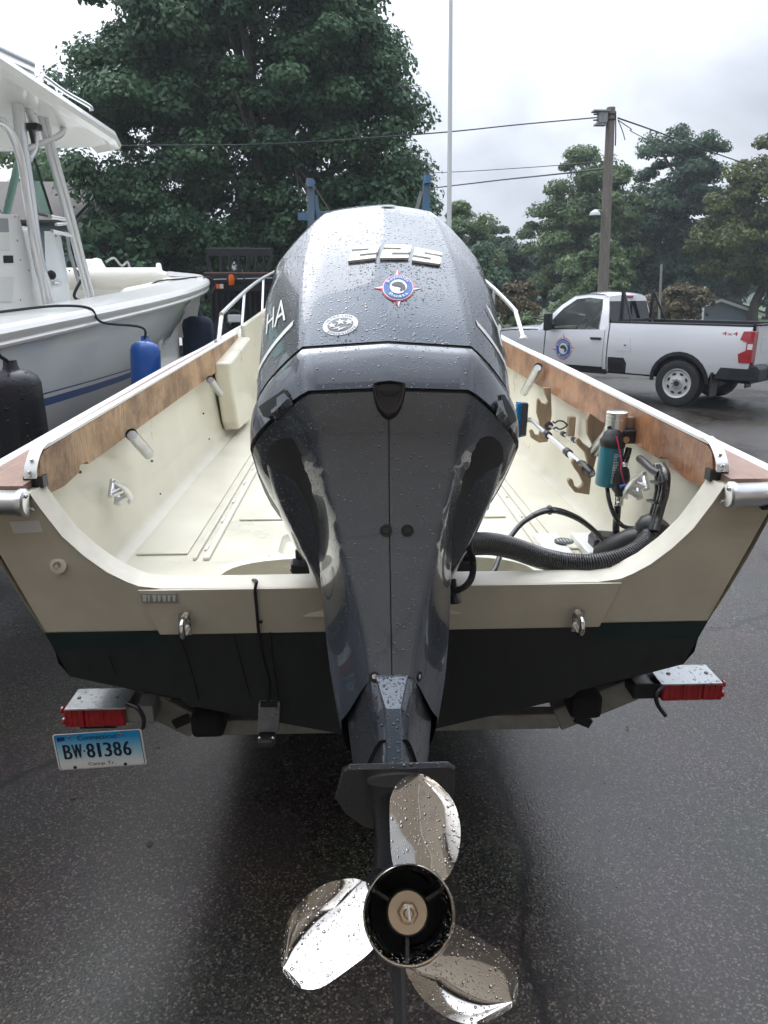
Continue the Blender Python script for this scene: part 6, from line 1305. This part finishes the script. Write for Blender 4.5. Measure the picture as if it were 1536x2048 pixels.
# fuel-water filter
ft_, fb_ = P(1224, 893, 1, YF - .02), P(1213, 972, 1, YF - .02)
ff = thing('fuel_filter', 'teal canister fuel filter with black head under the metal piston', 'fuel filter', fb_)
ax = (ft_ - fb_); L_ = ax.length; ax.normalize(); rf = .041
MB().lathe([(rf * .75, 0), (rf * .95, .004), (rf, .012), (rf, L_ - .012), (rf * .97, L_)], fb_, ax, 32).build('canister', M_teal, ff, smooth=40)
MB().lathe([(rf * 1.02, 0), (rf * 1.06, .006), (rf * 1.06, .022), (rf * .9, .03), (rf * .8, .045), (.02, .06)], fb_ + ax * L_, ax, 28).build('filter_head', M_black, ff, smooth=40)
MB().box(fb_ + ax * (L_ + .035) + Vector((.055, .01, 0)), (.10, .05, .05)).build('mount', M_black, ff, smooth=0, bevel=.01, seg=3)
for dx in (.035, .085): MB().lathe([(.011, -.005), (.011, .01), (0, .01)], fb_ + ax * (L_ + .015 + (dx - .035) * .0) + Vector((dx, -.022, .012)), (0, -1, .2), 12, False).build('port_fitting', M_bronze, ff)
uu = Vector((0, -1, 0)); uu = (uu - ax * uu.dot(ax)).normalized(); vv = ax.cross(uu)
def can(t, h): return fb_ + ax * h + (uu * math.cos(t) + vv * math.sin(t)) * (rf + .0006)
rr = random.Random(11); mb = MB()
for i in range(19):
    h = .02 + (L_ - .04) * i / 18; t0 = -.75; t = t0 * -1 * 0 - .35
    wd = rr.uniform(.25, .75); a0 = -.1; tall = .0035 if i not in (8, 9, 10) else .006
    for k in range(3):
        b0 = a0 + .02 + k * wd / 3; b1 = b0 + wd / 3 - rr.uniform(.02, .06)
        if b1 > b0 + .02: mb.add([can(b0, h), can(b1, h), can(b1, h + tall * .6), can(b0, h + tall * .6)], [(0, 1, 2, 3)])
stuff(mb.build('printed_lines', M_letter, ff, smooth=0))
# primer bulb, hoses, wire
pl0 = P(1240, 965, 1, YF - .05); ph = thing('primer_hose', 'black fuel hose with primer bulb hanging beside the teal filter', 'fuel hose', pl0)
MB().lathe([(.013, -.055), (.014, -.04), (.026, -.025), (.031, 0), (.031, .025), (.026, .048), (.015, .06), (.014, .075)], pl0, (P(1243, 940, 1, YF - .05) - P(1238, 990, 1, YF - .05)), 20).build('primer_bulb', M_rubber, ph, smooth=60)
for py, r in ((1006, .0165), (996, .0165), (928, .0165), (938, .016)): q = P(1237 + (1006 - py) * .12, py, 1, YF - .05); MB().lathe([(r * .9, -.008), (r, -.006), (r, .006), (r * .9, .008)], q, (.06, 0, 1), 16).build('hose_clamp', M_chrome, ph)
MB().tube(crv([P(1236, 1003, 1, YF - .05), P(1234, 1030, 1, YF - .05), P(1232, 1060, 1, YF - .05), P(1240, 1082, 1, YF - .04), P(1262, 1088, 1, YF)], 6), .0125, 12).build('hose', M_rubberw, ph, smooth=60)
MB().tube(crv([P(1247, 930, 1, YF - .05), P(1253, 915, 1, YF - .04), P(1258, 896, 1, YF - .03)], 5), .011, 12).build('hose', M_rubberw, ph, smooth=60)
MB().tube(crv([P(1214, 972, 1, YF - .02), P(1218, 1000, 1, YF - .05), P(1228, 1030, 1, YF - .07), P(1246, 1052, 1, YF - .08), P(1270, 1056, 1, YF - .06), P(1286, 1052, 1, YF - .05)], 7), .0075, 10).build('drain_hose', M_rubberw, ph, smooth=60)
w_ = MB().tube(crv([P(1233, 872, 1, YF - .07), P(1237, 890, 1, YF - .08), P(1243, 920, 1, YF - .09), P(1242, 940, 1, YF - .095), P(1248, 965, 1, YF - .085), P(1253, 985, 1, YF - .06)], 8), .0026, 6).build('signal_wire', M_pinkwire, None, smooth=60); tag(w_, 'thin magenta wire running down over the primer bulb', 'wire')
MB().lathe([(.007, -.01), (.007, .01)], P(1246, 972, 1, YF - .09), (1, 0, .3), 10).build('wire_joint', M_bluefend, w_)
# cables coming down the aft corner, black boot and loom
cb = thing('cable_bundle', 'thick black cable bundle strapped down the aft corner of the side', 'cable', P(1308, 1060, 1, .33))
for o_ in (-6, 2, 9): MB().tube(crv([P(1318 + o_ * .6, 932, 0, .85), P(1323 + o_, 950, 0, .84), P(1322 + o_ * .9, 985, 0, .835), P(1312 + o_ * .8, 1025, 0, .83), P(1303 + o_ * .7, 1062, 0, .81)], 6), .0125, 10).build('cable', M_rubberw, cb, smooth=60)
MB().tube(crv([P(1320, 948, 0, .835), P(1305, 940, 0, .83), P(1290, 926, 0, .83), P(1279, 917, 0, .835)], 5), [.012] * 15 + [.012], 10).build('cable_branch', M_rubber, cb, smooth=60)
for py in (965, 1003): q = P(1319 - (py - 965) * .2, py, 0, .828); MB().bar(q + Vector((0, -.03, .004)), q + Vector((0, .03, -.004)), .034, .007).build('cable_tie', M_black, cb, smooth=0)
# corrugated rigging hose from the motor to the corner
def corrugated(pts, r, pitch):
    c = crv([Vector(p) for p in pts], 14); L = [0]
    for i in range(1, len(c)): L.append(L[-1] + (c[i] - c[i - 1]).length)
    n = int(L[-1] / (pitch / 4)); out = []; rs = []; j = 0
    for i in range(n + 1):
        d = L[-1] * i / n
        while j < len(L) - 2 and L[j + 1] < d: j += 1
        out.append(c[j].lerp(c[j + 1], (d - L[j]) / max(1e-6, L[j + 1] - L[j]))); rs.append(r * (1, .985, .90, .985)[i % 4])
    return MB().tube(out, rs, 20)
hs = [P(905, 1090, 1, -.06), P(935, 1088, 1, .0), P(985, 1088, 1, .06), P(1030, 1098, 1, .10), P(1085, 1117, 1, .12), P(1140, 1128, 1, .12), P(1200, 1128, 1, .11), P(1255, 1114, 1, .12), P(1288, 1093, 1, .15), P(1303, 1068, 1, .20)]
rh = corrugated(hs, .0325, .0075).build('rigging_hose', M_rubberw, None, smooth=60); tag(rh, 'fat corrugated black rigging hose lying along the transom right of motor', 'hose')
q = P(1262, 1082, 1, .26); bt = thing('rubber_boot', 'black rubber boot where the corrugated hose enters the corner', 'boot', q)
MB().lathe([(.052, -.11), (.056, -.09), (.055, .02), (.046, .05), (.044, .06)], P(1262, 1092, 1, .30), (P(1300, 1066, 1, .24) - P(1225, 1104, 1, .32)), 24).build('sleeve', M_rubber, bt, smooth=50)
MB().lathe([(.048, -.01), (.052, 0), (.050, .03), (.036, .05)], P(1300, 1066, 1, .22), (.3, -.1, .6), 20).build('elbow', M_rubber, bt, smooth=50)
q = P(1208, 1082, 2, FZ + .05); cv = thing('cable_cover', 'dark grey plastic cover on the white hatch beside rubber boot', 'cover', q)
MB().prism([q + Vector(p) for p in ((-.045, -.035, -.03), (.07, -.035, -.03), (.06, -.035, .02), (-.03, -.035, .028), (-.045, -.035, .01))], (0, .08, 0)).build('shell', M_black, cv, smooth=0, bevel=.01, seg=3)
MB().tube([q + Vector((.02, -.02, .02)), q + Vector((.09, -.03, .0))], .011, 10).build('outlet', M_black, cv)
# looping pair of control cables
lp_ = thing('control_cables', 'pair of thin black control cables looping up behind the corrugated hose', 'cables', P(985, 1150, 1, .12))
for o_ in (0, .018):
    MB().tube(crv([P(972, 1158, 1, .09 + o_), P(988, 1142, 1, .12 + o_), P(1000, 1112, 1, .2 + o_), P(1018, 1078, 1, .28 + o_), P(1050, 1042, 1, .34 + o_), P(1098, 1022 - o_ * 200, 1, .38 + o_), P(1150, 1035 - o_ * 120, 1, .4 + o_), P(1192, 1065, 1, .4 + o_), P(1220, 1102, 1, .36 + o_), P(1226, 1116, 1, .3)], 8), .0085, 10).build('cable', M_rubberw, lp_, smooth=60)
for px, py, yy in ((1099, 1020, .39), (1196, 1070, .41)): q = P(px, py, 1, yy); MB().ball(q, .016, 10, 7, (.7, 1.2, 1)).build('cable_tie', M_black, lp_)

# ------------------------------------------------------------------ things parked behind
# blue boat lift arms showing above the cowl
YT = 9.6
bl = thing('boat_lift', 'faded blue steel boat lift with two uprights behind the cowl', 'boat lift', (0, YT, 0))
for (x0, yt, ydir) in ((621, 368, 1), (853, 361, -1)):
    a = P(x0, yt, 1, YT); pst = MB().prism([(a.x - .05, YT - .06, 0), (a.x + .05, YT - .06, 0), (a.x + .05, YT + .06, 0), (a.x - .05, YT + .06, 0)], (0, 0, a.z)).build('upright', M_bluesteel, bl, smooth=0, bevel=.008)
    MB().box((a.x, YT, a.z + .02), (.13, .15, .05)).build('cap', M_bluesteel, bl, smooth=0); MB().tube([(a.x, YT - .09, a.z - .05), (a.x, YT - .09, a.z + .06)], .05, 10).build('pulley', M_bluesteel, bl)
    dx = .10 if ydir > 0 else -.22
    MB().bar((a.x + .07 * ydir, YT, a.z - .15), (a.x + dx + .06 * ydir * 0 + .02, YT, a.z - .62), .05, .05).build('brace', M_galvd if ydir < 0 else M_bluesteel, bl)
    MB().box((a.x, YT, .06), (.5, .6, .12)).build('foot', M_bluesteel, bl, smooth=0)
a, b_ = P(598, 432, 1, YT), P(880, 436, 1, YT); MB().bar((P(612, 432, 1, YT).x, YT + .1, a.z), (P(860, 432, 1, YT).x, YT + .1, a.z), .12, .13).build('crossbeam', M_bluesteel, bl, smooth=0, bevel=.008)
MB().bar((a.x - .02, YT + .1, a.z + .0), (P(612, 432, 1, YT).x, YT + .1, a.z), .1, .1).build('beam_end', M_bluesteel, bl, smooth=0)
# black forklift facing the camera
YK = 12.6
fk = thing('forklift', 'black forklift with orange beacon parked behind the white boat bow', 'forklift', P(478, 760, 1, YK) * 1 - Vector((0, 0, P(478, 760, 1, YK).z)))
def fx(px, py, d=0): return P(px, py, 1, YK + d)
def fbar(name, x0, y0, x1, y1, wpx, m=M_blk2, d=0, th=.12):
    a, b_ = fx(x0, y0, d), fx(x1, y1, d); return MB().bar(a, b_, wpx / 100, th, (0, 1, 0) if abs(x1 - x0) < abs(y1 - y0) else (0, 0, 1)).build(name, m, fk, smooth=0, bevel=.008)
a, b_ = fx(413, 496), fx(545, 513); MB().box((a + b_) / 2, (b_.x - a.x, .10, a.z - b_.z)).build('rest_top_bar', M_blk2, fk, smooth=0, bevel=.01)
for x0, x1 in ((415, 422), (442, 442), (460, 460), (478, 478), (496, 496), (512, 512), (528, 528), (543, 536)): fbar('rest_bar', x0, 512, x1, 548, 5)
a, b_ = fx(408, 546), fx(548, 566); MB().box((a + b_) / 2, (b_.x - a.x, .2, a.z - b_.z)).build('carriage_beam', M_blk2, fk, smooth=0, bevel=.012)
MB().bar(fx(410, 546, -.06), fx(546, 546, -.06), .04, .03).build('copper_pipe', mat('rusty_pipe', (.28, .15, .10), .5), fk); fbar('pale_bar', 427, 559, 545, 556, 2.2, M_galv, -.14, .02)
for x in (455, 472, 488): fbar('bar_clip', x, 552, x, 562, 3, M_black, -.17, .02)
a, b_ = fx(420, 568), fx(545, 580); MB().box((a + b_) / 2 + Vector((0, .02, 0)), (b_.x - a.x, .16, a.z - b_.z + .05)).build('lower_beam', M_blk2, fk, smooth=0, bevel=.01)
q = fx(463, 560, -.17); MB().lathe([(.05, -.09), (.055, -.08), (.055, .05), (.045, .09), (.0, .10)], q, (0, 0, 1), 18).build('beacon', M_orange, fk, smooth=40); MB().box(q + Vector((0, .02, -.11)), (.1, .08, .03)).build('beacon_base', M_black, fk)
a, b_ = fx(432, 568, -.12), fx(447, 577, -.12); st_ = MB().box((a + b_) / 2, (b_.x - a.x, .01, a.z - b_.z)).build('warning_sticker', M_stickW, fk, smooth=0); a, b_ = fx(432, 568, -.127), fx(440, 577, -.127); MB().box((a + b_) / 2, (b_.x - a.x, .006, a.z - b_.z)).build('sticker_half', M_orange, st_, smooth=0)
mbk = MB().prism([(-q.x * 0 + fx(418, 590).x, YK + .2, .25), (fx(548, 590).x, YK + .2, .25), (fx(548, 590).x, YK + .2, fx(545, 572).z), (fx(418, 590).x, YK + .2, fx(545, 572).z)], (0, 2.2, 0)).build('body', M_blk2, fk, smooth=0, bevel=.03)
for x in range(424, 548, 11): fbar('grille_slat', x, 586, x, 690, 4, M_blk2, .12, .06)
for px in (393, 530): fbar('mast_rail', px, 575, px, 720, 7, M_blk2, .05, .14)
q = fx(470, 637, .05); hl = MB().lathe([(.0, -.02), (.17, -.02), (.18, .02), (.13, .03), (.11, .012), (0, .012)], q, (0, -1, 0), 28, False).build('headlight_ring', M_black, fk, smooth=40); MB().box(q + Vector((0, -.05, 0)), (.26, .04, .15)).build('headlight', M_lamp, hl, smooth=0, bevel=.03, seg=3)
for s_, px in ((-1, 425), (1, 545)): MB().lathe([(.2, -.14), (.36, -.14), (.40, -.08), (.40, .08), (.36, .14), (.2, .14)], (fx(px, 700).x, YK + .75, .40), (1, 0, 0), 24).build('wheel', M_tyre, fk)
fbar('white_tag', 396, 590, 396, 610, 6, M_stickW, -.1, .01)
# black car and plank-decked trailer between the boats
cr_ = thing('black_car', 'black car seen from front between the white boat bow and navy fender', 'car', P(350, 700, 1, 10.5) - Vector((0, 0, P(350, 700, 1, 10.5).z)))
cx = P(352, 700, 1, 10.5).x; 
def car_sec(y, hw, z0, z1, r=.12): return [(cx - hw, y, z0), (cx - hw - .02, y, (z0 + z1) / 2), (cx - hw + r * .4, y, z1 - r * .4), (cx - hw + r * 1.4, y, z1), (cx + hw - r * 1.4, y, z1), (cx + hw - r * .4, y, z1 - r * .4), (cx + hw + .02, y, (z0 + z1) / 2), (cx + hw, y, z0)]
cb_ = MB().loft([car_sec(10.45, .70, .32, .72), car_sec(10.5, .82, .25, .86), car_sec(10.8, .90, .24, .96), car_sec(11.6, .92, .24, 1.06), car_sec(13.6, .92, .24, 1.06), car_sec(14.6, .88, .26, .98), car_sec(14.75, .8, .34, .8)], True, True, True).build('body', M_carblk, cr_, smooth=45)
MB().loft([car_sec(11.5, .80, 1.05, 1.07, .02), car_sec(12.2, .66, 1.05, 1.46, .1), car_sec(13.2, .66, 1.05, 1.46, .1), car_sec(14.0, .74, 1.05, 1.08, .02)], True, True, True).build('cabin', M_glasst, cr_, smooth=30)
for s_ in (-1, 1):
    MB().box((cx + s_ * .62, 10.46, .76), (.34, .08, .09)).build('headlight', M_lamp, cr_, bevel=.02); MB().box((cx + s_ * .40, 10.44, .60), (.5, .03, .02)).build('grille_bar', M_chrome, cr_, smooth=0)
    for y in (11.3, 13.7): MB().lathe([(.2, -.1), (.30, -.1), (.325, -.06), (.325, .06), (.30, .1), (.2, .1)], (cx + s_ * .84, y, .325), (1, 0, 0), 24).build('wheel', M_tyre, cr_)
for z in (.48, .56, .66): MB().box((cx, 10.43, z), (1.1, .03, .025)).build('grille_bar', M_galvd, cr_, smooth=0)
MB().box((cx - .1, 10.42, .70), (.30, .02, .12)).build('number_plate', M_stickW, cr_, smooth=0)
ut = thing('utility_trailer', 'low utility trailer with tan plank tailgate in front of the black car', 'trailer', (cx - .1, 8.6, 0))
for z, h in ((.62, .10), (.49, .09)): MB().box((cx - .12, 8.6, z), (1.5, .04, h)).build('plank', M_tan, ut, smooth=0, bevel=.006)
for x in (-.85, .65): MB().box((cx + x, 8.62, .52), (.06, .06, .5)).build('stake', M_blk2, ut, smooth=0)
MB().box((cx - .12, 9.4, .42), (1.5, 1.6, .08)).build('bed', M_blk2, ut, smooth=0); MB().box((cx - .12, 8.56, .36), (1.4, .03, .05)).build('lamp_bar', M_red, ut, smooth=0)
for x in (-.9, .68): MB().lathe([(.12, -.08), (.24, -.08), (.26, 0), (.24, .08), (.12, .08)], (cx + x, 9.5, .26), (1, 0, 0), 22).build('wheel', M_tyre, ut)
# red mailbox-like stand on the far lawn
rd = P(1029, 688, 1, 24); rs = thing('red_stand', 'small red stand on the lawn left of the pickup hood', 'stand', (rd.x, 24, 0)); MB().box((rd.x, 24, .35), (.28, .3, .5)).build('box', M_red, rs, smooth=0, bevel=.04); MB().tube([(rd.x, 24, 0), (rd.x, 24, .12)], .05, 8).build('post', M_black, rs); 
# added unseen building: shades the transom, gives motor and propeller something to reflect
added_bldg = thing('added_building', 'added tan building out of view that shades the boat stern and shows in reflections', 'building', (0, -4.2, 0))
M_addedwall = mat('tan_siding', (.36, .30, .235), .6, noise=.12)
for (x0, x1, z0, z1) in ((-11, -3.2, 0, 5.2), (3.2, 11, 0, 5.2), (-3.2, 3.2, 4.0, 5.2)):
    MB().box(((x0 + x1) / 2, -4.3, (z0 + z1) / 2), (x1 - x0, .2, z1 - z0)).build('wall', M_addedwall, added_bldg, smooth=0)
MB().box((0, -9.5, 2.6), (22, .2, 5.2)).build('wall', M_addedwall, added_bldg, smooth=0)
for x in (-11, 11): MB().box((x, -6.9, 2.6), (.2, 5.2, 5.2)).build('wall', M_addedwall, added_bldg, smooth=0)
MB().box((0, -6.9, 5.3), (22.6, 6.6, .2)).build('roof', M_shingle, added_bldg, smooth=0)
for k in range(8): MB().box((0, -4.32, .25 + .5 * k), (6.4, .06, .48)).build('door_panel', mat('beige_door', (.46, .40, .32), .5, noise=.1), added_bldg, smooth=0, bevel=.01)  # pale door infill of the added building, for a brighter reflection
for s_ in (-1, 1): MB().box((s_ * 3.27, -4.17, 2.0), (.14, .06, 4.0)).build('door_jamb', M_housetrim, added_bldg, smooth=0)

# ------------------------------------------------------------------ damp air
def haze():
    mb = MB().box((0, 170, 10), (640, 380, 22)); o = mb.build('haze', M_white, None, smooth=0); m = bpy.data.materials.new('damp_air'); m.use_nodes = True; t = m.node_tree; t.nodes.clear()
    v = N(t, 'ShaderNodeVolumePrincipled'); v.inputs['Color'].default_value = (.86, .93, 1, 1); v.inputs['Density'].default_value = .0011; out = N(t, 'ShaderNodeOutputMaterial'); LK(t, v.outputs[0], out.inputs['Volume'])
    o.data.materials[0] = m; stuff(o)
haze()
